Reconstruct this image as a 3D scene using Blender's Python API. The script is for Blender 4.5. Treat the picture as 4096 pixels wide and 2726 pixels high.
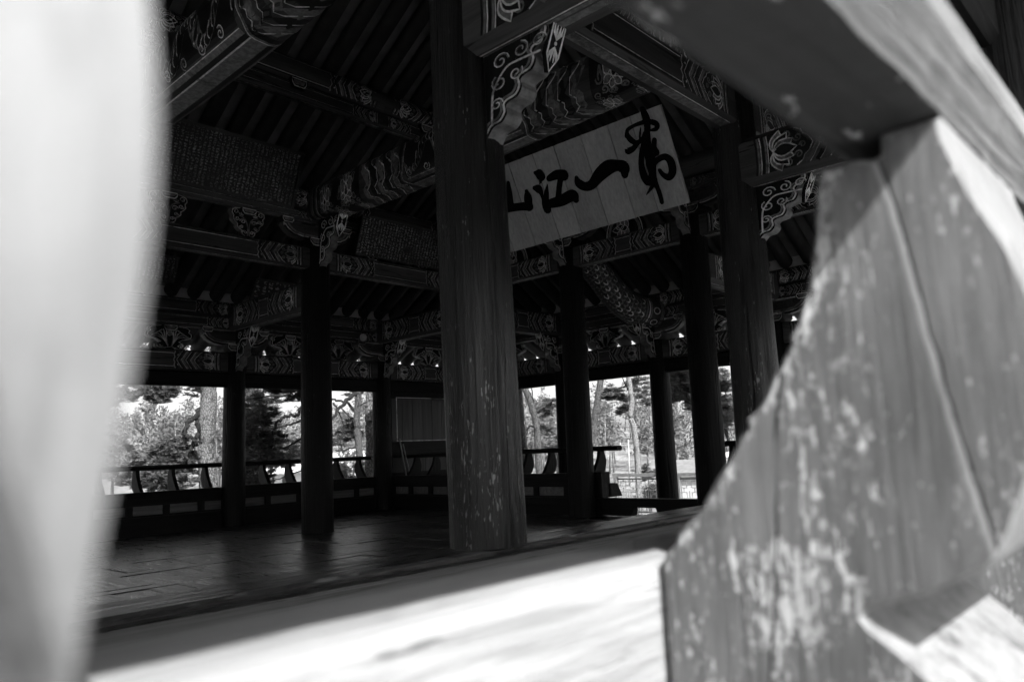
import bpy, math, random
import numpy as np
from mathutils import Vector, Matrix
random.seed(7); rng = np.random.default_rng(7)
for o in list(bpy.data.objects): bpy.data.objects.remove(o)
scene = bpy.context.scene
COL = scene.collection

# ------------------------------------------------------------------ camera, sky, sun, exposure
EYE = Vector((0, 0, 1.12))
FPX = 3077.0
ROT = Matrix(((0.68172091, -0.07334003, -0.72792709), (-0.73038268, -0.12588591, -0.67133738), (-0.04239986, 0.98933006, -0.13938535)))
cd = bpy.data.cameras.new('camera'); cam = bpy.data.objects.new('camera', cd); COL.objects.link(cam)
cd.sensor_width = 36; cd.lens = FPX / 4096 * 36; cd.clip_start = 0.02; cd.clip_end = 3000
cd.dof.use_dof = True; cd.dof.focus_distance = 8.0; cd.dof.aperture_fstop = 3.3
M = ROT.to_4x4(); M.translation = EYE; cam.matrix_world = M
scene.camera = cam
SUN_EL = math.radians(45)
SUN_TRAVEL = Vector((0.33, 0.94, 0)).normalized() * math.cos(SUN_EL) + Vector((0, 0, -math.sin(SUN_EL)))
sd = bpy.data.lights.new('sun', 'SUN'); sd.energy = 4.0; sd.angle = math.radians(0.6); sd.color = (1, 1, 1)
sun = bpy.data.objects.new('sun', sd); COL.objects.link(sun)
sun.rotation_euler = SUN_TRAVEL.to_track_quat('-Z', 'Y').to_euler(); sun.location = (-4, -10, 20)
world = bpy.data.worlds.new('World'); scene.world = world; world.use_nodes = True
wn = world.node_tree; wn.nodes.clear()
sky = wn.nodes.new('ShaderNodeTexSky'); sky.sky_type = 'NISHITA'; sky.sun_disc = False
sky.sun_elevation = SUN_EL; sky.sun_rotation = math.atan2(-SUN_TRAVEL.x, -SUN_TRAVEL.y); sky.dust_density = 2.5
bw = wn.nodes.new('ShaderNodeRGBToBW'); bg = wn.nodes.new('ShaderNodeBackground'); bg.inputs[1].default_value = 0.12
wo = wn.nodes.new('ShaderNodeOutputWorld')
wn.links.new(sky.outputs[0], bw.inputs[0]); wn.links.new(bw.outputs[0], bg.inputs[0]); wn.links.new(bg.outputs[0], wo.inputs[0])
vs = scene.view_settings; vs.view_transform = 'Standard'; vs.look = 'None'; vs.gamma = 1; vs.exposure = 1.2; vs.use_curve_mapping = False
scene.cycles.use_adaptive_sampling = True; scene.cycles.adaptive_threshold = 0.04; scene.cycles.adaptive_min_samples = 10
scene.cycles.use_denoising = True; scene.cycles.denoiser = 'OPENIMAGEDENOISE'
scene.cycles.max_bounces = 6; scene.cycles.diffuse_bounces = 4; scene.cycles.glossy_bounces = 3
scene.cycles.caustics_reflective = False; scene.cycles.caustics_refractive = False

# ------------------------------------------------------------------ measuring helpers (pixel of the photograph -> direction)
def ray(px, py):
    return (ROT @ Vector((px - 2048, 1363 - py, -FPX))).normalized()
def at_dist(px, py, d):                       # point at horizontal distance d
    v = ray(px, py); k = d / math.hypot(v.x, v.y); return EYE + v * k
# plan grid of the pavilion (metres)
GX = [-2.75, -0.12, 3.17, 6.73, 10.02, 12.6]
GY = [0.5, 3.17, 5.5, 7.85, 10.4, 13.05]

# ------------------------------------------------------------------ materials
def mat(name):
    m = bpy.data.materials.new(name); m.use_nodes = True
    nt = m.node_tree; b = nt.nodes['Principled BSDF']
    return m, nt, b
def nd(nt, t, **k):
    n = nt.nodes.new(t)
    for a, v in k.items():
        if isinstance(a, str) and hasattr(n, a) and a not in ('inputs',): setattr(n, a, v)
    return n
def val(nt, sock, v):
    if hasattr(v, 'is_output') or isinstance(v, bpy.types.NodeSocket): nt.links.new(v, sock)
    else: sock.default_value = v
def math_(nt, op, a, b=0.0, clamp=False):
    n = nt.nodes.new('ShaderNodeMath'); n.operation = op; n.use_clamp = clamp
    val(nt, n.inputs[0], a); val(nt, n.inputs[1], b); return n.outputs[0]
def smooth(nt, v, lo, hi):
    n = nt.nodes.new('ShaderNodeMapRange'); n.interpolation_type = 'SMOOTHSTEP'
    val(nt, n.inputs[0], v); n.inputs[1].default_value = lo; n.inputs[2].default_value = hi; return n.outputs[0]
def mixv(nt, f, a, b):
    n = nt.nodes.new('ShaderNodeMix'); n.data_type = 'FLOAT'
    val(nt, n.inputs[0], f); val(nt, n.inputs[2], a); val(nt, n.inputs[3], b); return n.outputs[0]
def grey(nt, v):
    n = nt.nodes.new('ShaderNodeCombineColor'); 
    for i in range(3): nt.links.new(v, n.inputs[i])
    return n.outputs[0]
def coords(nt, scl, kind='Object', jitter=True):
    tc = nt.nodes.new('ShaderNodeTexCoord'); mp = nt.nodes.new('ShaderNodeMapping')
    mp.inputs['Scale'].default_value = scl
    src = tc.outputs[kind]
    if jitter:
        oi = nt.nodes.new('ShaderNodeObjectInfo'); ad = nt.nodes.new('ShaderNodeVectorMath'); ad.operation = 'ADD'
        sc = nt.nodes.new('ShaderNodeMath'); sc.operation = 'MULTIPLY'; sc.inputs[1].default_value = 37.0
        nt.links.new(oi.outputs['Random'], sc.inputs[0])
        nt.links.new(src, ad.inputs[0]); nt.links.new(sc.outputs[0], ad.inputs[1]); src = ad.outputs[0]
    nt.links.new(src, mp.inputs[0]); return mp.outputs[0]
def noise(nt, vec, scale=1.0, detail=4, rough=0.55, dist=0.0):
    n = nt.nodes.new('ShaderNodeTexNoise'); n.inputs['Scale'].default_value = scale; n.inputs['Detail'].default_value = detail
    n.inputs['Roughness'].default_value = rough; n.inputs['Distortion'].default_value = dist
    nt.links.new(vec, n.inputs['Vector']); return n.outputs[0]
def stretch(axis, a, b):
    return {'x': (b, a, a), 'y': (a, b, a), 'z': (a, a, b)}[axis]
def wood(name, lo, hi, axis='z', grain=22.0, along=1.2, chip=0.0, chipcol=0.25, chipscale=18.0, chipalong=5.0, crack=0.0,
         rough=0.5, bump=0.25, base_wear=None, spec=0.5, blotch=0.35, rnd=0.25, dist=0.6):
    m, nt, b = mat(name)
    g = noise(nt, coords(nt, stretch(axis, grain, along)), 1.0, 5, 0.6, dist)
    g2 = smooth(nt, g, 0.3, 0.7)
    big = noise(nt, coords(nt, stretch(axis, 2.2, 0.7)), 1.0, 3, 0.5)
    c = mixv(nt, g2, lo, hi)
    bl = math_(nt, 'MULTIPLY', smooth(nt, big, 0.3, 0.7), blotch)
    bl = math_(nt, 'ADD', bl, 1 - blotch)
    c = math_(nt, 'MULTIPLY', c, bl)
    oi = nt.nodes.new('ShaderNodeObjectInfo')
    c = math_(nt, 'MULTIPLY', c, math_(nt, 'ADD', math_(nt, 'MULTIPLY', oi.outputs['Random'], 2 * rnd), 1 - rnd))
    h = g
    if chip > 0:
        cn = noise(nt, coords(nt, stretch(axis, chipscale, chipalong)), 1.0, 3, 0.6)
        bigc = noise(nt, coords(nt, stretch(axis, chipscale * .16, chipalong * .2)), 1.0, 2, 0.5)
        cn = math_(nt, 'ADD', cn, math_(nt, 'MULTIPLY', math_(nt, 'SUBTRACT', bigc, 0.5), 0.45))
        if base_wear:
            geo = nt.nodes.new('ShaderNodeNewGeometry'); sx = nt.nodes.new('ShaderNodeSeparateXYZ'); nt.links.new(geo.outputs['Position'], sx.inputs[0])
            wz = smooth(nt, sx.outputs[2], base_wear[1], base_wear[0])
            cn = math_(nt, 'ADD', cn, math_(nt, 'MULTIPLY', wz, base_wear[2]))
        k = smooth(nt, cn, 1 - chip, 1 - chip + 0.05)
        cc = mixv(nt, g2, chipcol * 0.55, chipcol * 1.25)
        c = mixv(nt, k, c, cc)
        h = math_(nt, 'SUBTRACT', h, math_(nt, 'MULTIPLY', k, 0.4))
    if crack > 0:
        cr = noise(nt, coords(nt, stretch(axis, 3.2, 0.16)), 1.0, 4, 0.55)
        ab = math_(nt, 'ABSOLUTE', math_(nt, 'SUBTRACT', cr, 0.5))
        gate = smooth(nt, noise(nt, coords(nt, stretch(axis, 1.1, 0.5)), 1.7, 2, 0.5), 0.36, 0.48)
        k = math_(nt, 'MULTIPLY', smooth(nt, ab, crack, crack * 0.4), gate)
        c = mixv(nt, k, c, lo * 0.12)
        h = math_(nt, 'SUBTRACT', h, math_(nt, 'MULTIPLY', k, 1.2))
    nt.links.new(grey(nt, c), b.inputs['Base Color'])
    b.inputs['Roughness'].default_value = rough; b.inputs['Specular IOR Level'].default_value = spec
    if bump > 0:
        bp = nt.nodes.new('ShaderNodeBump'); bp.inputs['Strength'].default_value = bump; bp.inputs['Distance'].default_value = 0.016
        nt.links.new(h, bp.inputs['Height']); nt.links.new(bp.outputs[0], b.inputs['Normal'])
    return m
def plain(name, v, rough=0.6, var=0.35, scale=6.0, spec=0.3, fade=0.0):
    m, nt, b = mat(name)
    n = noise(nt, coords(nt, (scale, scale, scale)), 1.0, 4, 0.65)
    c = math_(nt, 'MULTIPLY', math_(nt, 'ADD', math_(nt, 'MULTIPLY', smooth(nt, n, 0.25, 0.75), 2 * var), 1 - var), v)
    if fade > 0:
        f1 = noise(nt, coords(nt, (9, 9, 9), 'Object'), 1.0, 5, 0.7); f2 = noise(nt, coords(nt, (1.3, 1.3, 1.3), 'Object'), 1.0, 2, 0.5)
        k = smooth(nt, math_(nt, 'ADD', f1, math_(nt, 'MULTIPLY', math_(nt, 'SUBTRACT', f2, .5), .8)), .33, .52)
        c = math_(nt, 'MULTIPLY', c, mixv(nt, k, 1 - fade, 1.0))
    nt.links.new(grey(nt, c), b.inputs['Base Color']); b.inputs['Roughness'].default_value = rough; b.inputs['Specular IOR Level'].default_value = spec
    return m

MT = {}
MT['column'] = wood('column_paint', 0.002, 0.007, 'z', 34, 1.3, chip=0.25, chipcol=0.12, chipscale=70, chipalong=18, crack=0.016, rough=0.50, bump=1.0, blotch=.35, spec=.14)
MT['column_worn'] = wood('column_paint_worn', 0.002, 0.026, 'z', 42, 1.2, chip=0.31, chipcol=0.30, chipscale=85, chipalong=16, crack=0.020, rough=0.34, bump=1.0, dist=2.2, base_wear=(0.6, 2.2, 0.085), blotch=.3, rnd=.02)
for ax in 'xyz':
    MT['beam_' + ax] = wood('beam_wood_' + ax, 0.045, 0.085, ax, 18, 1.0, rough=0.55, bump=0.3, crack=0.006, spec=.35)
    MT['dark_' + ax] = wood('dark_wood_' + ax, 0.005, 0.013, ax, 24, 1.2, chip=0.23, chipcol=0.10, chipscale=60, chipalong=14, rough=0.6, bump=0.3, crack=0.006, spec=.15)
    MT['bare_' + ax] = wood('bare_wood_' + ax, 0.42, 0.66, ax, 70, 3.0, rough=0.75, bump=0.35, spec=.2, blotch=.2, rnd=.05)
MT['rafter'] = plain('rafter_wood', 0.026, 0.6, 0.4, 5)
MT['plaster'] = plain('rafter_plaster', 0.17, 0.8, 0.3, 3)
MT['floor'] = None
MT['pd'] = plain('ornament_dark_paint', 0.008, 0.5, 0.3, 20)
MT['pm'] = plain('ornament_mid_paint', 0.19, 0.5, 0.45, 25, fade=.6)
MT['pl'] = plain('ornament_light_paint', 0.78, 0.5, 0.3, 25, fade=.7)
MT['lit_edge'] = plain('carved_edge_lit_tone', 0.18, 0.55, 0.4, 14)  # bracket edges paler than their sides: light on the undersides put into the colour
MT['roof_tile'] = plain('roof_tile', 0.09, 0.7)
# floor boards: worn varnish, dark with a sheen
def floor_mat(name, ax):
    m, nt, b = mat(name)
    g = noise(nt, coords(nt, stretch(ax, 30, 2.0)), 1.0, 6, 0.65, 0.8)
    big = noise(nt, coords(nt, (2.5, 2.5, 2.5)), 1.0, 3, 0.55)
    oi = nt.nodes.new('ShaderNodeObjectInfo')
    c = mixv(nt, smooth(nt, g, 0.3, 0.72), 0.014, 0.062)
    c = math_(nt, 'MULTIPLY', c, math_(nt, 'ADD', math_(nt, 'MULTIPLY', oi.outputs['Random'], 0.9), 0.55))
    c = math_(nt, 'MULTIPLY', c, math_(nt, 'ADD', smooth(nt, big, 0.3, 0.7), 0.5))
    nt.links.new(grey(nt, c), b.inputs['Base Color'])
    r = math_(nt, 'ADD', math_(nt, 'MULTIPLY', smooth(nt, g, 0.25, 0.75), 0.24), 0.20)
    nt.links.new(r, b.inputs['Roughness']); b.inputs['Specular IOR Level'].default_value = 0.5
    bp = nt.nodes.new('ShaderNodeBump'); bp.inputs['Strength'].default_value = 0.22; bp.inputs['Distance'].default_value = 0.01
    nt.links.new(g, bp.inputs['Height']); nt.links.new(bp.outputs[0], b.inputs['Normal'])
    return m
MT['floor_x'] = floor_mat('floor_wood_x', 'x'); MT['floor_y'] = floor_mat('floor_wood_y', 'y')
MT['worn_arris'] = wood('worn_arris_wood', .02, .05, 'x', 30, 2, chip=.42, chipcol=.16, chipscale=8, chipalong=2, rough=.6, bump=.2)
# close railing: flaking paint over pale weathered wood
MT['worn_side'] = wood('flaking_paint_side', 0.125, 0.175, 'z', 70, 4, chip=0.36, chipcol=0.50, chipscale=100, chipalong=26, crack=0.012, rough=0.6, bump=0.4, blotch=.2, rnd=.02, spec=.3)
def post_side():
    m, nt, b = mat('flaking_post_paint')
    geo = nt.nodes.new('ShaderNodeNewGeometry'); sx = nt.nodes.new('ShaderNodeSeparateXYZ'); nt.links.new(geo.outputs['Position'], sx.inputs[0])
    Y, Z = sx.outputs[1], sx.outputs[2]
    fc = nt.nodes.new('ShaderNodeFloatCurve'); zin = nt.nodes.new('ShaderNodeMapRange'); zin.inputs[1].default_value = .9; zin.inputs[2].default_value = 1.4
    nt.links.new(Z, zin.inputs[0]); nt.links.new(zin.outputs[0], fc.inputs['Value']); cu = fc.mapping.curves[0]
    pts = [(.0, .47), (.192, .457), (.292, .412), (.444, .358), (.56, .317), (.65, .291), (.74, .274), (.926, .256), (1.0, .243)]
    cu.points[0].location = pts[0]; cu.points[1].location = pts[-1]
    for p in pts[1:-1]: cu.points.new(*p)
    fc.mapping.update()
    din = math_(nt, 'SUBTRACT', fc.outputs[0], Y)                     # distance from the inner edge
    edge = smooth(nt, din, .030, .002)
    wy = math_(nt, 'DIVIDE', math_(nt, 'SUBTRACT', Y, .315), .075); wz = math_(nt, 'DIVIDE', math_(nt, 'SUBTRACT', Z, .985), .055)
    patch = smooth(nt, math_(nt, 'ADD', math_(nt, 'MULTIPLY', wy, wy), math_(nt, 'MULTIPLY', wz, wz)), 1.4, .2)
    g = noise(nt, coords(nt, (150, 150, 5), jitter=False), 1.0, 5, .65, .8); gs = smooth(nt, g, .3, .7)
    big = smooth(nt, noise(nt, coords(nt, (10, 10, 4), jitter=False), 1.0, 4, .6), .3, .7)
    c = math_(nt, 'MULTIPLY', mixv(nt, gs, .115, .185), math_(nt, 'ADD', math_(nt, 'MULTIPLY', big, .5), .72))
    cn = noise(nt, coords(nt, (170, 170, 60), jitter=False), 1.0, 5, .7)
    cb = noise(nt, coords(nt, (16, 16, 6), jitter=False), 1.0, 3, .5)
    cn = math_(nt, 'ADD', cn, math_(nt, 'MULTIPLY', math_(nt, 'SUBTRACT', cb, .5), .42))
    cn = math_(nt, 'ADD', cn, math_(nt, 'ADD', math_(nt, 'MULTIPLY', edge, .13), math_(nt, 'MULTIPLY', patch, .11)))
    k = smooth(nt, cn, .605, .64)
    c = mixv(nt, k, c, mixv(nt, gs, .34, .66))
    # long drying crack with a pale lip
    warp = math_(nt, 'MULTIPLY', math_(nt, 'SUBTRACT', noise(nt, coords(nt, (3, 3, 9), jitter=False), 1.0, 3, .5), .5), .016)
    line = math_(nt, 'SUBTRACT', .205, math_(nt, 'MULTIPLY', math_(nt, 'SUBTRACT', 1.39, Z), .155))
    t = math_(nt, 'ADD', math_(nt, 'SUBTRACT', Y, line), warp)
    lip = math_(nt, 'MULTIPLY', smooth(nt, t, .0005, .002), smooth(nt, t, .008, .004))
    c = mixv(nt, math_(nt, 'MULTIPLY', lip, math_(nt, 'ADD', math_(nt, 'MULTIPLY', big, .5), .4)), c, .40)
    dk = smooth(nt, math_(nt, 'ABSOLUTE', t), .0018, .0007)
    t2 = math_(nt, 'ADD', math_(nt, 'SUBTRACT', Y, .335), math_(nt, 'ADD', math_(nt, 'MULTIPLY', warp, 1.3), math_(nt, 'MULTIPLY', math_(nt, 'SUBTRACT', Z, 1.0), .14)))
    dk2 = math_(nt, 'MULTIPLY', smooth(nt, math_(nt, 'ABSOLUTE', t2), .0020, .0008), smooth(nt, cb, .40, .52))
    dk = math_(nt, 'MAXIMUM', dk, dk2); c = mixv(nt, dk, c, .012)
    nt.links.new(grey(nt, c), b.inputs['Base Color']); b.inputs['Roughness'].default_value = .6; b.inputs['Specular IOR Level'].default_value = .3
    h = math_(nt, 'SUBTRACT', math_(nt, 'SUBTRACT', math_(nt, 'MULTIPLY', g, .6), math_(nt, 'MULTIPLY', k, .4)), math_(nt, 'MULTIPLY', dk, .6))
    bp = nt.nodes.new('ShaderNodeBump'); bp.inputs['Strength'].default_value = .6; bp.inputs['Distance'].default_value = .006
    nt.links.new(h, bp.inputs['Height']); nt.links.new(bp.outputs[0], b.inputs['Normal']); return m
MT['post_side'] = post_side()
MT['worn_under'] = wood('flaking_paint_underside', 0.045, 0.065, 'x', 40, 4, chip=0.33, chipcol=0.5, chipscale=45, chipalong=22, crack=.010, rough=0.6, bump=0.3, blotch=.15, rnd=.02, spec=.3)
MT['worn_pale'] = wood('weathered_pale_wood_x', 0.14, 0.34, 'x', 110, 3.5, chip=0.30, chipcol=0.3, chipscale=50, chipalong=8, rough=0.75, bump=0.4, blotch=.25, rnd=.02, spec=.2)
MT['worn_front'] = wood('weathered_pale_wood_z', 0.21, 0.31, 'z', 60, 3.5, chip=.36, chipcol=.15, chipscale=40, chipalong=14, rough=0.75, bump=0.3, blotch=.3, rnd=.02, spec=.2)
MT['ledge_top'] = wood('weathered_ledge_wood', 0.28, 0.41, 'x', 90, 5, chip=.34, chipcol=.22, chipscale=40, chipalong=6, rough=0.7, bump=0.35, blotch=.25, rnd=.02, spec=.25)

# ------------------------------------------------------------------ mesh helpers
WORLD = {}                                     # world origin of every object made
def _link(o, parent, origin):
    COL.objects.link(o)
    o.parent = parent
    o.location = Vector(origin) - (WORLD[parent.name] if parent else Vector((0, 0, 0)))
    WORLD[o.name] = Vector(origin)
def empty(name, loc, label=None, cat=None, group=None, kind=None):
    o = bpy.data.objects.new(name, None); o.empty_display_size = 0.2; _link(o, None, loc); return tag(o, label, cat, group, kind)
def tag(o, label=None, cat=None, group=None, kind=None):
    if label: o['label'] = label
    if cat: o['category'] = cat
    if group: o['group'] = group
    if kind: o['kind'] = kind
    return o
class MB:
    def __init__(s): s.v = []; s.f = []; s.m = []
    def add(s, vs, fs, m=0):
        k = len(s.v); s.v += [tuple(p) for p in vs]
        for i, f in enumerate(fs): s.f.append(tuple(j + k for j in f)); s.m.append(m if isinstance(m, int) else m[i])
        return s
    def box(s, a, b, m=0):
        (x0, y0, z0), (x1, y1, z1) = a, b
        return s.add([(x0,y0,z0),(x1,y0,z0),(x1,y1,z0),(x0,y1,z0),(x0,y0,z1),(x1,y0,z1),(x1,y1,z1),(x0,y1,z1)],
                     [(0,3,2,1),(4,5,6,7),(0,1,5,4),(1,2,6,5),(2,3,7,6),(3,0,4,7)], m)
    def prism(s, poly, O, U, V, W, mc=0, ms=None, ch=0.0, mch=None):
        """polygon (u,v) in plane O,U,V extruded along vector W; optional chamfer ch on the first cap"""
        O, U, V, W = map(Vector, (O, U, V, W)); n = len(poly); ms = mc if ms is None else ms
        A = 0.0
        for i in range(n): A += poly[i][0] * poly[(i+1) % n][1] - poly[(i+1) % n][0] * poly[i][1]
        if A * (U.cross(V)).dot(W) > 0: poly = poly[::-1]
        if ch > 0:
            ins = inset(poly, ch); wl = W.length; d = W * (ch / wl)
            ring = [O + U*u + V*v for u, v in ins] + [O + d + U*u + V*v for u, v in poly] + [O + W + U*u + V*v for u, v in poly]
            fs = [tuple(range(n))] + [(i, n+i, n+(i+1) % n, (i+1) % n) for i in range(n)] + [(n+i, 2*n+i, 2*n+(i+1) % n, n+(i+1) % n) for i in range(n)] + [tuple(range(3*n-1, 2*n-1, -1))]
            return s.add(ring, fs, [mc] + [mch if mch is not None else ms] * n + [ms] * n + [mc])
        ring = [O + U*u + V*v for u, v in poly] + [O + W + U*u + V*v for u, v in poly]
        fs = [tuple(range(n))] + [(i, n+i, n+(i+1) % n, (i+1) % n) for i in range(n)] + [tuple(range(2*n-1, n-1, -1))]
        return s.add(ring, fs, [mc] + [ms] * n + [mc])
    def tube(s, path, radii, n=8, m=0, cap=True, sq=None):
        P = [Vector(p) for p in path]; k = len(P); vs = []; up = Vector((0.123, 0.05, 0.99))
        for i in range(k):
            d = (P[min(i+1, k-1)] - P[max(i-1, 0)]).normalized()
            a = d.cross(up)
            if a.length < 0.15: a = d.cross(Vector((0, 1, 0.1)))
            a.normalize(); b = a.cross(d).normalized()
            r = radii[i] if hasattr(radii, '__len__') else radii
            for j in range(n):
                t = 2 * math.pi * j / n; vs.append(P[i] + (a * math.cos(t) + b * math.sin(t)) * r)
        fs = [(i*n+j, i*n+(j+1) % n, (i+1)*n+(j+1) % n, (i+1)*n+j) for i in range(k-1) for j in range(n)]
        if cap: fs += [tuple(range(n-1, -1, -1)), tuple((k-1)*n+j for j in range(n))]
        return s.add(vs, fs, m)
    def mesh(s, name, mats, smooth=False, origin=None):
        me = bpy.data.meshes.new(name)
        v = np.array(s.v, dtype=float)
        if origin is None: origin = (v.min(0) + v.max(0)) / 2
        me.from_pydata([tuple(p) for p in (v - np.array(origin))], [], s.f)
        for m in mats: me.materials.append(MT[m] if isinstance(m, str) else m)
        if len(mats) > 1: me.polygons.foreach_set('material_index', s.m)
        if smooth: me.polygons.foreach_set('use_smooth', [True] * len(me.polygons))
        me.update(); return me, Vector(origin)
    def build(s, name, mats, parent=None, smooth=False, origin=None):
        if not isinstance(mats, (list, tuple)): mats = [mats]
        me, og = s.mesh(name, mats, smooth, origin)
        o = bpy.data.objects.new(name, me); _link(o, parent, og); return o
def inset(poly, d):
    n = len(poly); A = sum(poly[i][0]*poly[(i+1) % n][1] - poly[(i+1) % n][0]*poly[i][1] for i in range(n)); sg = 1 if A > 0 else -1
    out = []
    for i in range(n):
        p0, p1, p2 = poly[i-1], poly[i], poly[(i+1) % n]
        e1 = Vector((p1[0]-p0[0], p1[1]-p0[1])).normalized(); e2 = Vector((p2[0]-p1[0], p2[1]-p1[1])).normalized()
        nn = (Vector((-e1.y, e1.x)) + Vector((-e2.y, e2.x)))
        nn = nn.normalized() if nn.length > 1e-6 else Vector((-e1.y, e1.x))
        out.append((p1[0] + sg*d*nn.x, p1[1] + sg*d*nn.y))
    return out
def smooth_by_angle(o, ang=0.6):
    me = o.data; me.polygons.foreach_set('use_smooth', [True] * len(me.polygons))
    try: me.set_sharp_from_angle(angle=ang)
    except Exception: pass
def catmull(pts, k=6, closed=False):
    n = len(pts); out = []
    rngi = range(n) if closed else range(n - 1)
    for i in rngi:
        g = (lambda j: pts[j % n]) if closed else (lambda j: pts[max(0, min(n-1, j))])
        p0, p1, p2, p3 = map(np.array, (g(i-1), g(i), g(i+1), g(i+2)))
        for t in np.linspace(0, 1, k, endpoint=False):
            out.append(tuple(0.5*((2*p1) + (-p0+p2)*t + (2*p0-5*p1+4*p2-p3)*t*t + (-p0+3*p1-3*p2+p3)*t**3)))
    if not closed: out.append(tuple(pts[-1]))
    return out

# 2-D ornament strokes mapped onto a surface: mp(s, t, off) -> point
def ribbon(mb, pts, w, mp, off, m, closed=False):
    P = [np.array(p, float) for p in pts]; n = len(P); L = []; Rr = []
    for i in range(n):
        a = P[i-1] if (closed or i > 0) else P[i]; b = P[(i+1) % n] if (closed or i < n-1) else P[i]
        d = b - a; d = d / (np.hypot(*d) + 1e-9); nn = np.array((-d[1], d[0]))
        ww = w[i] if hasattr(w, '__len__') else w
        L.append(P[i] + nn*ww/2); Rr.append(P[i] - nn*ww/2)
    vs = [mp(p[0], p[1], off) for p in L] + [mp(p[0], p[1], off) for p in Rr]
    fs = [(i, (i+1) % n, n + (i+1) % n, n + i) for i in range(n if closed else n-1)]
    mb.add(vs, fs, m)
CELL = [None]
def inside(p, poly):
    x, y = p; c = False; n = len(poly)
    for i in range(n):
        (x0, y0), (x1, y1) = poly[i], poly[(i+1) % n]
        if (y0 > y) != (y1 > y) and x < (x1-x0)*(y-y0)/(y1-y0) + x0: c = not c
    return c
def fill(mb, pts, mp, off, m):
    if CELL[0]:
        a = np.array(pts); k = CELL[0]; ns = max(1, int(math.ceil((a[:, 0].max()-a[:, 0].min())/k))); nt_ = max(1, int(math.ceil((a[:, 1].max()-a[:, 1].min())/k)))
        S_ = np.linspace(a[:, 0].min(), a[:, 0].max(), ns+1); T_ = np.linspace(a[:, 1].min(), a[:, 1].max(), nt_+1)
        for i in range(ns):
            for j in range(nt_):
                if inside(((S_[i]+S_[i+1])/2, (T_[j]+T_[j+1])/2), pts):
                    mb.add([mp(S_[i], T_[j], off), mp(S_[i+1], T_[j], off), mp(S_[i+1], T_[j+1], off), mp(S_[i], T_[j+1], off)], [(0, 1, 2, 3)], m)
        return
    mb.add([mp(p[0], p[1], off) for p in pts], [tuple(range(len(pts)))], m)
def circ(c, r, n=12, a0=0, a1=2*math.pi):
    full = abs(a1 - a0 - 2*math.pi) < 1e-6
    return [(c[0] + r*math.cos(a0 + (a1-a0)*i/(n if full else n-1)), c[1] + r*math.sin(a0 + (a1-a0)*i/(n if full else n-1))) for i in range(n)]
D, Mi, Li = 0, 1, 2
ORN = ['pd', 'pm', 'pl']
def lotus(mb, c, r, mp, off, dr=1.0, n=5):
    """half-open lotus seen from the side, opening towards dr along s"""
    for k, a in sorted(enumerate(np.linspace(-1.25, 1.25, n)), key=lambda q: -abs(q[1])):
        Lp = r*(1.0 if abs(a) < .1 else .92); wd = r*.27
        pts = []
        for t in np.linspace(0, 1, 7): pts.append((t*Lp, wd*math.sin(math.pi*t**0.8)))
        for t in np.linspace(1, 0, 7)[1:-1]: pts.append((t*Lp, -wd*math.sin(math.pi*t**0.8)))
        q = [(c[0] + dr*(x*math.cos(a) - y*math.sin(a)), c[1] + x*math.sin(a) + y*math.cos(a)) for x, y in pts]
        fill(mb, q, mp, off + .0006*(n-abs(k-n//2)), Mi if k % 2 == 0 else D)
        ribbon(mb, q, r*.065, mp, off + .0006*(n-abs(k-n//2)) + .0004, Li, True)
def spiral(c, r, turns=1.3, a0=0, hand=1, n=16):
    return [(c[0] + r*(1-.8*i/(n-1))*math.cos(a0+hand*2*math.pi*turns*i/(n-1)), c[1] + r*(1-.8*i/(n-1))*math.sin(a0+hand*2*math.pi*turns*i/(n-1))) for i in range(n)]
def end_ornament(mb, mp, s0, dr, h, k=1.0):
    """painted end of a beam; s in metres from s0 in direction dr, t in metres 0..h"""
    S = lambda s, t: (s0 + dr*s*h*k, t*h)
    f = lambda pts: [S(*p) for p in pts]
    for i, (a, w, m) in enumerate([(.50, .05, D), (.57, .05, Mi), (.635, .03, Li), (.70, .07, D), (.78, .05, Mi), (.835, .025, Li)]):
        ribbon(mb, f([(a, 0), (a+.03, .25), (a+.03, .75), (a, 1)]), w*h, mp, .002, m)
    arch = [(.87, 0), (1.62, 0), (1.80, .10), (1.86, .22), (1.98, .30), (2.10, .5), (1.98, .70), (1.86, .78), (1.80, .90), (1.62, 1), (.87, 1)]
    fill(mb, f(arch), mp, .002, D)
    ribbon(mb, f(arch[1:-1]), .05*h, mp, .003, Mi)
    ribbon(mb, f(arch[1:-1]), .02*h, mp, .0035, Li)
    lotus(mb, S(1.02, .5), .62*h*min(1, k*1.2), mp, .003, dr, 7)
    for (a, b, r, hd) in [(1.12, .13, .11, 1), (1.12, .87, .11, -1), (1.42, .14, .11, -1), (1.42, .86, .11, 1), (1.70, .27, .11, 1), (1.70, .73, .11, -1), (1.82, .5, .09, 1)]:
        ribbon(mb, spiral(S(a, b), r*h, 1.3, 0, hd), .042*h, mp, .0032, Mi)
    for i in range(4):
        a = 2.02 + i*.27
        zz = [(a-.12, 0), (a, .14), (a+.10, .3), (a+.24, .5), (a+.10, .7), (a, .86), (a-.12, 1)]
        ribbon(mb, f(zz), .13*h*k, mp, .0022, Mi if i % 2 == 0 else D)
        ribbon(mb, f([(p+.075, q) for p, q in zz]), .022*h, mp, .003, Li)
    wv = [(3.08, 0), (3.16, .2), (3.10, .35), (3.2, .5), (3.10, .65), (3.16, .8), (3.08, 1)]
    ribbon(mb, f(wv), .2*h*k, mp, .002, D)
    ribbon(mb, f([(p+.1, q) for p, q in wv]), .05*h, mp, .003, Mi)
    ribbon(mb, f([(p+.13, q) for p, q in wv]), .02*h, mp, .0035, Li)
    for b in (.22, .78): fill(mb, circ(S(3.06, b), .035*h, 8), mp, .0035, Li)
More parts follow.
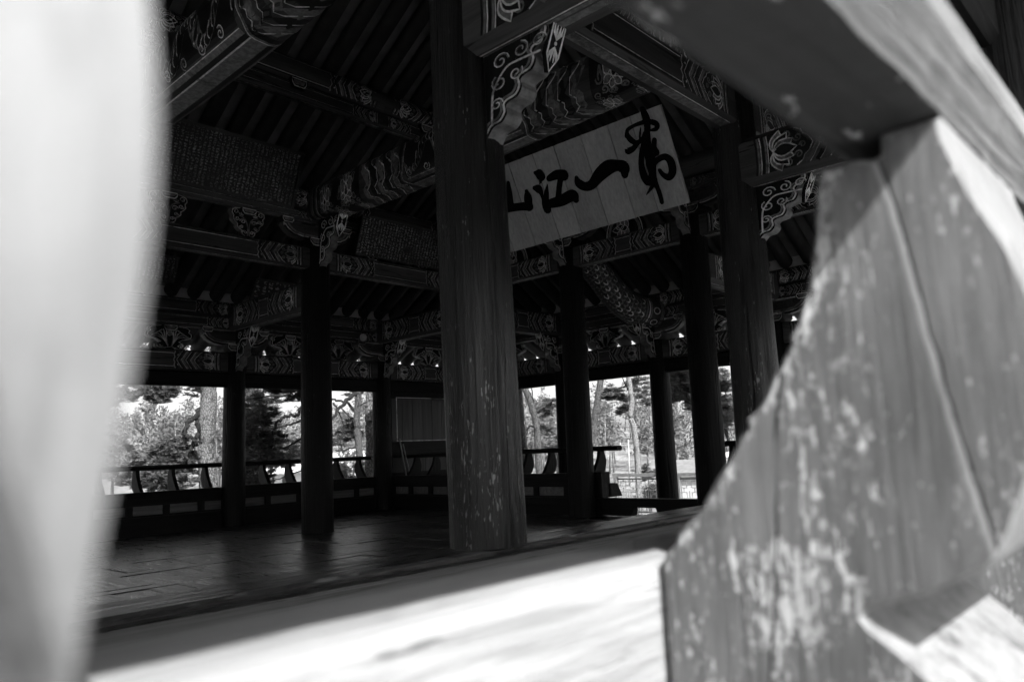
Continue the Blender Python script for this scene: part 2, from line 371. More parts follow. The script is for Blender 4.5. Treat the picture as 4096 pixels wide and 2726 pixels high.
def paint_beam(mb, mp, L, h, e0=0.2, e1=0.2, both=True):
    k = min(1.0, (L/2 - .12) / (3.35*h))
    end_ornament(mb, mp, 0.0, 1, h, k)
    if both: end_ornament(mb, mp, L, -1, h, k)
    a, b = 3.3*h*k, L - 3.3*h*k if both else L
    if b - a > .1:
        for t in (.07, .93): ribbon(mb, [(a, t*h), (b, t*h)], .05*h, mp, .002, D)
        for t in (.12, .88): ribbon(mb, [(a, t*h), (b, t*h)], .025*h, mp, .0025, Li)

# ------------------------------------------------------------------ pavilion: root thing
PAV = empty('wooden_pavilion', (6.7, 6.8, 0), 'dark timber pavilion with painted beams, tall round columns and open sides', 'pavilion')
def chamf(w, h, c): return [(-w/2+c, 0), (w/2-c, 0), (w/2, c), (w/2, h-c), (w/2-c, h), (-w/2+c, h), (-w/2, h-c), (-w/2, c)]
def beam(name, a, b, z0, h, w, paint=True, mat_=None, c=0.03, both=True, gap=0.0, face=True):
    """straight horizontal beam between plan points a and b; painted on the face turned to -X or -Y"""
    a = Vector((a[0], a[1], 0)); b = Vector((b[0], b[1], 0)); d = (b - a).normalized(); a = a + d*gap; b = b - d*gap
    axis = 'x' if abs(d.x) > abs(d.y) else 'y'
    side = Vector((0, -1, 0)) if axis == 'x' else Vector((-1, 0, 0))
    mb = MB(); mb.prism(chamf(w, h, c), a + Vector((0, 0, z0)), side, (0, 0, 1), b - a)
    o = mb.build(name, mat_ or 'beam_' + axis, PAV)
    if paint:
        L = (b - a).length; om = MB(); hh = h - 2*c
        def mp(s, t, off): return a + d*s + side*(w/2 + off) + Vector((0, 0, z0 + c + t))
        paint_beam(om, mp, L, hh, both=both)
        # bottom arris lines
        om2 = lambda s, t, off: a + d*s + side*(w/2 - c - t) + Vector((0, 0, z0 - off))
        ribbon(om, [(.05, .02), (L-.05, .02)], .012, om2, .002, Li)
        ribbon(om, [(.05, .05), (L-.05, .05)], .03, om2, .002, Mi)
        ribbon(om, [(.05, .5*(w-2*c)), (L-.05, .5*(w-2*c))], .06, om2, .002, Mi)
        om.build('painted_ornament', ORN, o)
    return o

# ---- columns
def column(x, y, z0, z1, r, name='column'):
    mb = MB(); k = 10; n = 28; ph = rng.random()*6; lx, ly = rng.normal(0, .012, 2)
    if abs(x - GX[2]) < .1 and abs(y - GY[1]) < .1: lx, ly = -.034, .036
    path = []; 
    vs = []; 
    for i in range(k+1):
        t = i/k; rr = r*(1.04 - .09*t + .012*math.sin(5*t+ph)); cx = x + lx*t; cy = y + ly*t
        for j in range(n):
            a = 2*math.pi*j/n; q = rr*(1 + .010*math.sin(3*a+ph) + .006*math.sin(7*a-ph+3*t))
            vs.append((cx + q*math.cos(a), cy + q*math.sin(a), z0 + (z1-z0)*t))
    fs = [(i*n+j, i*n+(j+1) % n, (i+1)*n+(j+1) % n, (i+1)*n+j) for i in range(k) for j in range(n)] + [tuple(range(n-1, -1, -1)), tuple(k*n+j for j in range(n))]
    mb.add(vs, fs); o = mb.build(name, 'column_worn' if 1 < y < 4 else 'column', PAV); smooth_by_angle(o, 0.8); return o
RI, RO = 0.215, 0.195
for ix, x in enumerate(GX):
    for iy, y in enumerate(GY):
        outer = ix in (0, 5) or iy in (0, 5)
        if outer and ix == 0 and iy not in (0, 1): continue
        inner = (ix in (1, 2, 3, 4) and iy in (1, 4)) or (ix in (1, 4) and iy in (2, 3))
        if not (outer or inner): continue
        if ix == 4 and iy == 4: y_ = 10.32
        elif ix == 5 and iy == 4: y_ = 10.2
        else: y_ = y
        raised = iy <= 1
        z0 = 0.59 if raised else 0.0
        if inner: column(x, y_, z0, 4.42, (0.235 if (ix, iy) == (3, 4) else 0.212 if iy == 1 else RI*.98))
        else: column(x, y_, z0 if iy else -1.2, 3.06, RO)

# ---- tie beams, lintels, plates
def trap(mb, c, U, w0, w1, z0, z1, dep):
    """small bearing block, narrower at the bottom, standing across direction U"""
    U = Vector(U).normalized(); W = Vector((0, 0, 1)).cross(U)
    z = z1 - z0
    poly = [(-w0/2, 0), (w0/2, 0), (w1/2, z*.45), (w1/2, z), (-w1/2, z), (-w1/2, z*.45)]
    mb.prism(poly, Vector((c[0], c[1], z0)) - W*dep/2, U, (0, 0, 1), W*dep, 0)
    return poly
def block(c, U, w0, w1, z0, z1, dep, facing):
    mb = MB(); poly = trap(mb, c, U, w0, w1, z0, z1, dep); o = mb.build('bearing_block', 'dark_x', PAV)
    om = MB(); U = Vector(U).normalized(); F = Vector(facing)
    mp = lambda s, t, off: Vector((c[0], c[1], z0)) + U*s + F*(dep/2 + off) + Vector((0, 0, t))
    ribbon(om, inset(poly, .016), .016, mp, .002, Li, True)
    fill(om, inset(poly, .042), mp, .002, Mi)
    # inclined cheek facing the viewer keeps an edge line of its own
    om.build('painted_ornament', ORN, o)
    return o
def bracket_arm(c, U, facing, z0, L, h, dep):
    """cross arm on a column head: flat top, underside curling up at both ends"""
    U = Vector(U).normalized(); F = Vector(facing)
    half = [(0, 0), (L*.45, 0), (L*.70, h*.10), (L*.88, h*.35), (L*.97, h*.62), (L, h*.66), (L, h)]
    poly = half + [(-a, b) for a, b in half[::-1]][:-1]
    poly = half + [(-a, b) for a, b in reversed(half)]; poly = poly[:-1]
    mb = MB(); mb.prism(poly, Vector((c[0], c[1], z0)) - F*dep/2, U, (0, 0, 1), F*dep, 0); o = mb.build('bracket_arm', 'beam_x', PAV)
    om = MB(); mp = lambda s, t, off: Vector((c[0], c[1], z0)) + U*s + F*(dep/2 + off) + Vector((0, 0, t))
    for sg in (1, -1):
        edge = [(sg*a, b + .02) for a, b in half[:-2]]
        ribbon(om, edge, .022, mp, .002, D); ribbon(om, [(p*.97, q+.022) for p, q in edge], .014, mp, .0025, Li); ribbon(om, [(p*.90, q+.05) for p, q in edge], .03, mp, .002, Mi)
        ribbon(om, [(sg*L*.95, h*.70), (sg*L*.95, h*.97)], .05, mp, .002, Mi)
        ribbon(om, [(sg*L*.98, h*.68), (sg*L*.98, h*.98)], .012, mp, .0025, Li)
    om.build('painted_ornament', ORN, o)
IK = catmull([(.56, -.01), (.565, -.06), (.53, -.13), (.46, -.15), (.435, -.19), (.455, -.26), (.42, -.33), (.35, -.345), (.315, -.375), (.325, -.44), (.29, -.505), (.215, -.52), (.18, -.55), (.185, -.62), (.14, -.68), (.07, -.69), (.03, -.73), (0, -.78)], 3)
IK = [(0, 0), (.56, 0)] + IK
def wing_bracket(c, d, ztop, r0, k=1.0, tablet=True, kx=None):
    """carved bracket that hangs under a beam end on a column, pointing along d"""
    d = Vector(d).normalized(); side = Vector((0, -1, 0)) if abs(d.x) > .5 else Vector((-1, 0, 0))
    O = Vector((c[0], c[1], ztop)) + d*r0; th = .13
    kx = kx or k; poly = [(a*kx, b*k) for a, b in IK]
    mb = MB(); mb.prism(poly, O + side*th/2, d, (0, 0, 1), -side*th, 0, 1); o = mb.build('wing_bracket', ['dark_z', 'lit_edge'], PAV)
    om = MB(); mp = lambda s, t, off: O + d*(s*kx) + side*(th/2 + off) + Vector((0, 0, t*k))
    ribbon(om, [(a-.02, b+.025) for a, b in IK[3:]], .02, mp, .002, Li)
    ribbon(om, [(a-.045, b+.05) for a, b in IK[3:-1]], .024, mp, .0022, Mi)
    for (cx, cz, r, a0, hd) in [(.15, -.12, .075, 0, 1), (.33, -.10, .07, 1.5, -1), (.49, -.10, .06, 0, 1), (.13, -.31, .07, 2, 1), (.28, -.29, .06, .5, -1), (.10, -.50, .055, 0, 1)]:
        ribbon(om, spiral((cx, cz), r, 1.35, a0, hd), .022, mp, .002, Mi); ribbon(om, spiral((cx, cz), r*1.08, 1.35, a0, hd), .010, mp, .0026, Li)
    ribbon(om, catmull([(.05, -.68), (.06, -.45), (.09, -.33), (.2, -.2), (.33, -.19), (.5, -.2)], 4), .02, mp, .0024, Li)
    om.build('painted_ornament', ORN, o)
    if tablet:
        tb = MB(); T = O + d*(.60*kx) + Vector((0, 0, .05*k)); dn = (Vector((0, 0, -1)) - d*.42).normalized(); across = side
        tp = [(-.085*k, 0), (.085*k, 0), (.085*k, .30*k), (0, .44*k), (-.085*k, .30*k)]; fo = dn.cross(across).normalized()
        if fo.dot(d) < 0: fo = -fo
        tb.prism(tp, T + fo*.015, across, dn, -fo*.03, 0); ob = tb.build('tablet', 'dark_z', o)
        tm = MB(); mp2 = lambda s, t, off: T + fo*(.015 + off) + across*s + dn*t
        ribbon(tm, inset(tp, .012*k), .020*k, mp2, .002, Li, True)
        for t0, sg in ((.17, 1), (.22, -1)):
            for a in (-.9, -.35, .35, .9):
                ribbon(tm, [(0, t0*k), (a*.05*k, (t0 - sg*.06)*k), (a*.06*k, (t0 - sg*.13)*k)], [.006*k, .030*k, .006*k], mp2, .0022, Li)
        fill(tm, circ((0, .195*k), .018*k, 8), mp2, .0024, Li)
        tm.build('painted_ornament', ORN, o)
def fan_bracket(c, U, facing, z0, z1, wide, kind='fan'):
    """carved spacer between tie beam and plate, shaped like a spreading plant"""
    U = Vector(U).normalized(); F = Vector(facing); H_ = z1 - z0; th = .09
    if kind == 'fan':
        half = [(.10, 0), (.16, .04), (.22, .02), (.30, .10), (.30, .20), (.24, .27), (.20, .30), (.30, .42), (.42, .46), (.50, .55), (.49, .68), (.43, .74), (.46, .84), (.40, .93), (.26, .96), (.20, 1.0)]
    else:
        half = [(.06, 0), (.14, .02), (.20, .10), (.20, .20), (.27, .24), (.34, .32), (.33, .42), (.40, .48), (.47, .58), (.44, .70), (.50, .80), (.48, .92), (.38, .97), (.25, 1.0)]
    poly = [(a*wide, b*H_) for a, b in half] + [(-a*wide, b*H_) for a, b in reversed(half)]
    mb = MB(); O = Vector((c[0], c[1], z0)); mb.prism(poly, O + F*th/2, U, (0, 0, 1), -F*th, 0, 1); o = mb.build('fan_bracket', ['dark_z', 'lit_edge'], PAV)
    om = MB(); mp = lambda s, t, off: O + U*(s*wide) + F*(th/2 + off) + Vector((0, 0, t*H_))
    k = wide/H_
    ribbon(om, [(a*.93, b*.96+.02) for a, b in half], .018, mp, .002, Li); ribbon(om, [(-a*.93, b*.96+.02) for a, b in half], .018, mp, .002, Li)
    if kind == 'fan':
        for sg in (1, -1):
            for q in range(5):
                x1 = .08 + q*.085; top = .92 - q*.09
                pth = catmull([(sg*.03, .12), (sg*(.05+.25*x1), .45), (sg*x1*.8, top-.04), (sg*(x1+.06), top-.12)], 4)
                ribbon(om, pth, .030, mp, .002, Mi); ribbon(om, [(p+.01*sg, q2) for p, q2 in pth], .012, mp, .0026, Li)
            ribbon(om, spiral((sg*.22, .14), .07, 1.2, 0, sg), .02, mp, .0026, Li)
        fill(om, [(-.07, .62), (0, .55), (.07, .62), (0, .82)], mp, .003, Mi); ribbon(om, [(-.07, .62), (0, .55), (.07, .62), (0, .82)], .014, mp, .0035, Li, True)
        ribbon(om, [(-.13, .06), (0, .10), (.13, .06)], .02, mp, .0026, Li)
    else:
        for sg in (1, -1):
            for (a, b, r, hd) in [(.36, .84, .09, 1), (.18, .80, .07, -1), (.32, .60, .07, -1), (.16, .52, .08, 1), (.20, .34, .06, -1), (.10, .16, .06, 1)]:
                ribbon(om, [(sg*p, q) for p, q in spiral((a, b), r, 1.3, 0, hd)], .024, mp, .002, Mi)
                ribbon(om, [(sg*p, q) for p, q in spiral((a, b), r*1.12, 1.3, 0, hd)], .012, mp, .0026, Li)
            ribbon(om, catmull([(sg*.03, .02), (sg*.02, .35), (sg*.10, .62), (sg*.28, .72)], 5), .03, mp, .0022, Mi)
    om.build('painted_ornament', ORN, o)
    block(c, U, .16, .24, z1 - .10, z1 + .0, .16, facing)
def purlin(a, b, z, r, paint=True):
    a3 = Vector((a[0], a[1], z)); b3 = Vector((b[0], b[1], z)); d = (b3 - a3).normalized()
    axis = 'x' if abs(d.x) > abs(d.y) else 'y'; side = Vector((0, -1, 0)) if axis == 'x' else Vector((-1, 0, 0))
    mb = MB(); mb.tube([a3, b3], r, 14); o = mb.build('purlin', 'beam_' + axis, PAV); smooth_by_angle(o, .8)
    if paint:
        L = (b3 - a3).length; om = MB(); h = r*1.7
        def mp(s, t, off):
            an = -.95 + 1.75*(t/h); return a3 + d*s + side*((r+off)*math.cos(an)) + Vector((0, 0, (r+off)*math.sin(an)))
        CELL[0] = .035; paint_beam(om, mp, L, h); CELL[0] = None; om.build('painted_ornament', ORN, o)
zLB, zTB, zTT, zPL, zPT = 2.43, 2.69, 3.045, 3.46, 3.69      # lintel, tie beam, plate of the outer ring
nY, nX = Vector((0, -1, 0)), Vector((-1, 0, 0))
def bay(a, b, U, F, nfan, detail=True, lintel=True):
    if lintel: beam('lintel', a, b, zLB, zTB - zLB - .002, .16, paint=False, mat_='dark_x' if abs(U[0]) > .5 else 'dark_y', gap=.15)
    beam('tie_beam', a, b, zTB, zTT - zTB, .22, paint=detail, gap=.17)
    beam('plate', a, b, zPL, zPT - zPL - .002, .16, paint=detail)
    purlin((a[0], a[1]), (b[0], b[1]), 3.83, .14, detail)
    for i in range(nfan):
        t = (i+1)/(nfan+1); c = (a[0]+(b[0]-a[0])*t, a[1]+(b[1]-a[1])*t)
        fan_bracket(c, U, F, zTT, zPL, .80)
YF = GY[5]
for i in range(1, 5): bay((GX[i], YF), (GX[i+1], YF), (1, 0, 0), nY, 2 if i < 4 else 1)
XR = GX[5]
ys = [13.05, 10.2, 7.85, 5.5, 3.17]
for i in range(4): bay((XR, ys[i+1]), (XR, ys[i]), (0, 1, 0), nX, 1)
for i in range(1, 4): bay((GX[i], GY[0]), (GX[i+1], GY[0]), (1, 0, 0), Vector((0, 1, 0)), 0, False)
def column_head(c, U, F, z, inner=False):
    block(c, U, .34, .46, z, z + .13, .40, F)
    bracket_arm(c, U, F, z + .12, .62, .24, .13)
    for s in (-.54, .54): block((c[0]+U[0]*s, c[1]+U[1]*s), U, .15, .21, z + .33, z + .43, .17, F)
for i in (1, 2, 3, 4): column_head((GX[i], YF), (1, 0, 0), nY, 3.06)
for y in (10.2, 7.85, 5.5): column_head((XR, y), (0, 1, 0), nX, 3.06)
for x in (GX[2], GX[3], GX[4]):
    column_head((x, GY[4] if x < 10 else 10.32), (1, 0, 0), nY, 4.42, True)
for y in (5.5, 7.85): column_head((GX[4], y), (0, 1, 0), nX, 4.42, True)
# inner ring tie beams and plates
for a, b in (((GX[1], GY[4]), (GX[2], GY[4])), ((GX[2], GY[4]), (GX[3], GY[4])), ((GX[3], GY[4]), (GX[4], GY[4]))):
    beam('tie_beam', a, b, 4.07, .335, .22, gap=.17); beam('plate', a, b, 4.84, .17, .16, mat_='beam_x'); purlin(a, b, 5.20, .17)
    for t in (1/3, 2/3): fan_bracket((a[0]+(b[0]-a[0])*t, a[1]), (1, 0, 0), nY, 4.405, 4.84, .56, 'scroll')
yi = [10.32, 7.85, 5.5, 3.17]
for i in range(3):
    a, b = (GX[4], yi[i+1]), (GX[4], yi[i])
    beam('tie_beam', a, b, 4.08, .335, .22, gap=.17); beam('plate', a, b, 4.84, .17, .16); purlin(a, b, 5.20, .17, False)
    c = (GX[4], (yi[i]+yi[i+1])/2)
    mb = MB(); hf = circ((0, .0), .36, 17, 0, math.pi); mb.prism(hf, Vector((c[0]-.045, c[1], 4.42)), (0, 1, 0), (0, 0, 1.15), (.09, 0, 0)); o = mb.build('fan_bracket', ['dark_z'], PAV)
    om = MB(); mp = lambda s, t, off, c=c: Vector((c[0]-.045-off, c[1]+s, 4.42+t*1.15))
    ribbon(om, circ((0, 0), .34, 17, 0, math.pi), .016, mp, .002, Li); ribbon(om, circ((0, 0), .29, 17, 0, math.pi), .05, mp, .002, Mi)
    for an in (.5, 1.57, 2.64): lotus(om, (.08*math.cos(an), .06+.05*math.sin(an)), .15, lambda s, t, off, mp=mp, an=an: mp(s, t, off), .002, 1, 3)
    om.build('painted_ornament', ORN, o)
for i in (1, 2, 3):
    a, b = (GX[i], GY[1]), (GX[i+1], GY[1])
    beam('tie_beam', a, b, 4.07, .36, .24, gap=.17); beam('plate', a, b, 4.84, .17, .16, paint=False)
# upper purlin plates of the roof
for y, dz in ((8.69, 0), (4.90, 0)):
    for i in (1, 2, 3):
        a, b = (GX[i], y), (GX[i+1], y)
        beam('plate', a, b, 5.90, .22, .16); purlin(a, b, 6.29, .17)
        for t in (.25, .6): block((a[0]+(b[0]-a[0])*t, y), (1, 0, 0), .16, .24, 6.02, 6.15, .26, nY)

def medallion(mb, c, r, mp, off):
    fill(mb, circ(c, r, 18), mp, off, D)
    for i in range(9):
        a = 2*math.pi*i/9; q = (c[0]+.86*r*math.cos(a), c[1]+.86*r*math.sin(a)); ribbon(mb, spiral(q, .25*r, 1.2, a, 1 if i % 2 else -1, 12), .09*r, mp, off+.0008, Mi)
    for i in range(8):
        a = 2*math.pi*(i+.5)/8; ca, sa = math.cos(a), math.sin(a)
        pet = [(.18, 0), (.36, .17), (.55, .16), (.70, 0), (.55, -.16), (.36, -.17)]
        q = [(c[0]+r*(x*ca-y*sa), c[1]+r*(x*sa+y*ca)) for x, y in pet]; fill(mb, q, mp, off+.0012, Mi); ribbon(mb, q, .045*r, mp, off+.0018, Li, True)
    ribbon(mb, circ(c, .16*r, 10), .06*r, mp, off+.002, Li, True)
# ---- great crossbeams (natural logs squared and painted)
def crossbeam(x, y0, y1, z0, hgt, wid, sag, detail=True):
    n = 22; K = 17; mb = MB(); vs = []
    def sec(t):
        e = abs(2*t-1)**2.5
        hh = hgt*(1 - .16*e); ww = wid*(1 - .18*e); zc = z0 + hgt/2 - sag*(1-abs(2*t-1)**2) + .05*math.sin(4*t)
        return hh, ww, zc
    def pt(t, an, off=0.0):
        hh, ww, zc = sec(t); c, s_ = math.cos(an), math.sin(an); q = 0.55
        return Vector((x + (ww/2+off)*math.copysign(abs(c)**q, c), y0 + (y1-y0)*t, zc + (hh/2+off)*math.copysign(abs(s_)**q, s_)))
    for i in range(K):
        for j in range(n): vs.append(pt(i/(K-1), 2*math.pi*j/n + .01))
    fs = [(i*n+j, (i+1)*n+j, (i+1)*n+(j+1) % n, i*n+(j+1) % n) for i in range(K-1) for j in range(n)] + [tuple(range(n)), tuple((K-1)*n+j for j in range(n-1, -1, -1))]
    mb.add(vs, fs); o = mb.build('crossbeam', 'beam_y', PAV); smooth_by_angle(o, .9)
    om = MB(); L = y1-y0
    def mp(s, t, off):   # t metres from lower far edge round the bottom and up the -X face
        an = -.5*math.pi + .75 - (t/hgt)*2.75
        return pt(min(1, max(0, s/L)), an, off*1.2)
    if detail:
        hh = hgt*1.15; CELL[0] = .05
        for s0, dr in ((.08, 1), (L-.08, -1)):
            for i, (q, w_, m_) in enumerate([(.06, .05, D), (.12, .035, Mi), (.16, .012, Li), (.20, .05, D), (.25, .03, Mi), (.28, .012, Li)]):
                ribbon(om, [(s0 + dr*q, hh*j/8) for j in range(9)], w_, mp, .002 + .0002*i, m_)
            fill(om, [(s0 + dr*.30, 0), (s0 + dr*1.42, 0), (s0 + dr*1.42, hh), (s0 + dr*.30, hh)], mp, .0018, D)
            for (q, t_, r_) in ((.52, .68, .20), (1.10, .70, .22), (.80, .24, .16), (1.30, .20, .14), (.42, .16, .12)): medallion(om, (s0 + dr*q, hh*t_), r_, mp, .0028)
            for q in range(12): ribbon(om, spiral((s0 + dr*(.36 + .09*q), hh*(.46 if q % 2 else .95)), .05, 1.3, q, 1 if q % 2 else -1), .018, mp, .003, Mi)
            for i in range(5):
                b0 = 1.48 + i*.17; zz_ = [(b0 - .10 + .2*(1 - abs(2*j/12 - 1)) if True else 0, j/12) for j in range(13)]
                zz_ = [(b0 + (.10 if int(j*5) % 2 else 0) + .10*(1-abs(2*j-1)), j) for j in np.linspace(0, 1, 13)]
                ribbon(om, [(s0 + dr*p_, hh*t_) for p_, t_ in zz_], .10, mp, .0024, Mi if i % 2 == 0 else D); ribbon(om, [(s0 + dr*(p_+.055), hh*t_) for p_, t_ in zz_], .012, mp, .003, Li)
            wv = [(2.38 + .05*math.sin(j*9), j) for j in np.linspace(0, 1, 17)]
            ribbon(om, [(s0 + dr*p_, hh*t_) for p_, t_ in wv], .08, mp, .0022, D); ribbon(om, [(s0 + dr*(p_+.05), hh*t_) for p_, t_ in wv], .03, mp, .0028, Mi); ribbon(om, [(s0 + dr*(p_+.068), hh*t_) for p_, t_ in wv], .010, mp, .0034, Li)
        a, bq = 2.56, L - 2.56
        for t, w_, m_ in ((.06, .07, Mi), (.16, .05, D), (.24, .08, Mi), (.285, .014, Li), (.33, .05, D), (.41, .08, Mi), (.46, .012, Li)):
            ribbon(om, [(a + (bq-a)*i/12, t*hh) for i in range(13)], w_*hh*1.3, mp, .003, m_)
        fill(om, [(a, .5*hh), (bq, .5*hh), (bq, .98*hh), (a, .98*hh)], mp, .002, D)
        body = [(a + (bq-a)*i/30, hh*(.74+.13*math.sin(i*.62))) for i in range(31)]
        ribbon(om, body, [.03+.11*math.sin(math.pi*i/30) for i in range(31)], mp, .0034, Mi)
        for i in range(30): ribbon(om, circ(body[i], .045, 6, -1.2, 1.2), .010, mp, .004, Li)
        for i in range(12): ribbon(om, spiral((a + (bq-a)*(i+.5)/12, hh*(.57 if i % 2 else .92)), .06, 1.4, i), .020, mp, .0038, Mi); ribbon(om, spiral((a + (bq-a)*(i+.5)/12, hh*(.57 if i % 2 else .92)), .066, 1.4, i), .008, mp, .0042, Li)
        CELL[0] = None
    om.build('painted_ornament', ORN, o)
    return o
crossbeam(GX[3], GY[1], GY[4], 4.86, .62, .50, .10)
crossbeam(GX[2], GY[1], GY[4], 4.80, .62, .50, .16)
# tie beams from the inner to the outer columns
def jetty(a, b, paint=True): beam('tie_beam', a, b, 3.44, .47, .34, paint=paint, c=.06, gap=.10)
for i in (1, 2, 3, 4): jetty((GX[i], GY[4]), (GX[i], YF))
for i in (2, 3, 4): jetty((GX[i], GY[0]), (GX[i], GY[1]))
jetty((GX[4], 10.3), (XR, 10.25)); jetty((GX[4], 5.5), (XR, 5.5))
# curved beam painted with scales
P = catmull([(12.7, 3.62), (12.2, 3.60), (11.7, 3.64), (11.3, 3.80), (10.9, 4.08), (10.5, 4.32), (10.02, 4.45)], 4)
mb = MB(); n = 18; vs = []
for i, (x, z) in enumerate(P):
    t = i/(len(P)-1); dx, dz = np.array(P[min(i+1, len(P)-1)]) - np.array(P[max(i-1, 0)]); q = math.hypot(dx, dz); nx, nz = -dz/q, dx/q
    if nz < 0: nx, nz = -nx, -nz
    rr = .325 - .08*t
    for j in range(n):
        an = 2*math.pi*j/n; vs.append((x + nx*rr*math.sin(an), 7.85 + .275*math.cos(an)*(1-.2*t), z + nz*rr*math.sin(an)))
mb.add(vs, [(i*n+j, i*n+(j+1) % n, (i+1)*n+(j+1) % n, (i+1)*n+j) for i in range(len(P)-1) for j in range(n)] + [tuple(range(n-1, -1, -1)), tuple((len(P)-1)*n+j for j in range(n))])
db = mb.build('curved_beam', 'beam_x', PAV); smooth_by_angle(db, .9); tag(db, 'curved beam painted with dragon scales')
om = MB(); V = np.array(vs).reshape(len(P), n, 3)
def mps(s, t, off):
    i = min(len(P)-1.001, max(0, s*(len(P)-1))); i0 = int(i); f = i-i0; j = (t*n) % n; j0 = int(j); g = j-j0
    p = (V[i0, j0]*(1-f)+V[i0+1, j0]*f)*(1-g) + (V[i0, (j0+1) % n]*(1-f)+V[i0+1, (j0+1) % n]*f)*g
    c = np.array((np.interp(i, range(len(P)), [q[0] for q in P]), 7.85, np.interp(i, range(len(P)), [q[1] for q in P])))
    d = p - c; return Vector(p + d/np.linalg.norm(d)*(off+.002))
for r_ in range(16):
    for q in range(6):
        c0 = (.30 + r_*.042, .46 + q*.045 + (.0225 if r_ % 2 else 0))
        ribbon(om, [(c0[0] - .030*math.cos(a), c0[1] + .023*math.sin(a)) for a in np.linspace(-1.5, 1.5, 7)], .011, mps, .002, Mi if (q+r_) % 3 else Li)
for r_ in range(22): ribbon(om, [(.28+r_*.03, .73), (.265+r_*.03, .80), (.28+r_*.03, .88)], .010, mps, .002, Mi)
for a in (.04, .06, .085, .10, .2, .22, .245): ribbon(om, [(a, t) for t in np.linspace(.4, .95, 12)], .012, mps, .002, Li if a in (.06, .22) else Mi)
for i in range(3): ribbon(om, circ((.15, .52+.12*i), .03, 10), .009, mps, .002, Li, True)
om.build('painted_ornament', ORN, db)
# wing brackets
for x in GX[2:5]: wing_bracket((x, YF), (0, -1, 0), 3.44, .17, .95)
for y in (10.2, 7.85, 5.5): wing_bracket((XR, y), (-1, 0, 0), 3.44, .17, .95)
wing_bracket((GX[3], GY[4]), (0, -1, 0), 4.86, .18, 1.02)
wing_bracket((GX[2], GY[4]), (0, -1, 0), 4.86, .18, 1.02)
for y in (7.85, 5.5): wing_bracket((GX[4], y), (-1, 0, 0), 4.86, .18, .95)
for x in (GX[2], GX[3]): wing_bracket((x, GY[1]), (0, -1, 0), 3.44, .18, .66, kx=.88)

# ---- roof: deck, rafters
XL = GX[0]; OV = 1.6; SL = 0.60; ZE = 4.13
def roof_z(m): return ZE + (SL*m if m > 0 else .465*m)
y_mid = (GY[0] + YF)/2; m_r = y_mid - GY[0]
e0x, e1x, e0y, e1y = XL-OV, XR+OV, GY[0]-OV, YF+OV
def ringpt(m): return [Vector((XL+m, GY[0]+m, roof_z(m))), Vector((XR-m, GY[0]+m, roof_z(m))), Vector((XR-m, YF-m, roof_z(m))), Vector((XL+m, YF-m, roof_z(m)))]
E_, P_r = ringpt(-OV), ringpt(0.0)
R0, R1 = Vector((XL+m_r, y_mid, roof_z(m_r))), Vector((XR-m_r, y_mid, roof_z(m_r)))
slopes = [[P_r[0], P_r[1], R1, R0], [P_r[1], P_r[2], R1], [P_r[2], P_r[3], R0, R1], [P_r[3], P_r[0], R0]] + [[E_[i], E_[(i+1) % 4], P_r[(i+1) % 4], P_r[i]] for i in range(4)]
for q in slopes:
    mb = MB(); up = Vector((0, 0, .22)); k = len(q)
    mb.add([p for p in q] + [p + up for p in q], [tuple(range(k-1, -1, -1)), tuple(range(k, 2*k))] + [(i, (i+1) % k, k+(i+1) % k, k+i) for i in range(k)], [0] + [1]*(k+1))
    mb.build('roof_slope', ['plaster', 'roof_tile'], PAV)
rad = .12
def rafter(a, b, c):
    mb = MB(); mb.tube([a, c, b] if c else [a, b], [rad*1.05, rad, rad*.95] if c else [rad, rad], 10, cap=True); o = mb.build('rafter', 'rafter', PAV); smooth_by_angle(o, .8)
MT['infill'] = plain('pale_rafter_infill', .50, .8, .2, 4)
mb = MB(); mb.prism([(YF-.06, 3.90), (YF+.10, 3.90), (YF+.16, 4.20), (YF+.0, 4.20)], (-1, 0, 0), (0, 1, 0), (0, 0, 1), (13.6, 0, 0)); mb.build('rafter_infill', 'infill', PAV)
mb = MB(); mb.prism([(XR-.06, 3.90), (XR+.10, 3.90), (XR+.16, 4.20), (XR+.0, 4.20)], (0, .6, 0), (1, 0, 0), (0, 0, 1), (0, 12.4, 0)); mb.build('rafter_infill', 'infill', PAV)
dz = -rad*.62
x = XL - OV + .3
while x < e1x:
    m_end = min(m_r - .05, x - XL, XR - x) if True else 0
    if m_end > -OV + .3:
        if x > -1.0:
            rafter((x, YF+OV-.03, roof_z(-OV)+dz), (x, YF-m_end, roof_z(m_end)+dz), (x, YF, roof_z(0)+dz) if m_end > .1 else None)
            if 2 < x < 12.6: rafter((x, GY[0]-OV+.03, roof_z(-OV)+dz), (x, GY[0]+m_end, roof_z(m_end)+dz), (x, GY[0], roof_z(0)+dz) if m_end > .1 else None)
    x += .40
y = GY[0] - OV + .3
while y < e1y:
    m_end = min(m_r - .05, y - GY[0], YF - y)
    if m_end > -OV + .3: rafter((XR+OV-.03, y, roof_z(-OV)+dz), (XR-m_end, y, roof_z(m_end)+dz), (XR, y, roof_z(0)+dz) if m_end > .1 else None)
    y += .40
mb = MB(); mb.tube([E_[2] + Vector((0, 0, -.1)), P_r[2] + Vector((0, 0, -.1)), R1 + Vector((0, 0, -.1))], .15, 10); mb.build('hip_rafter', 'rafter', PAV)
mb = MB(); mb.tube([E_[1] + Vector((0, 0, -.1)), P_r[1] + Vector((0, 0, -.1)), R1 + Vector((0, 0, -.1))], .15, 10); mb.build('hip_rafter', 'rafter', PAV)
mb = MB(); mb.tube([R0 + Vector((0, 0, -.18)), R1 + Vector((0, 0, -.18))], .16, 12); mb.build('ridge_purlin', 'beam_x', PAV)

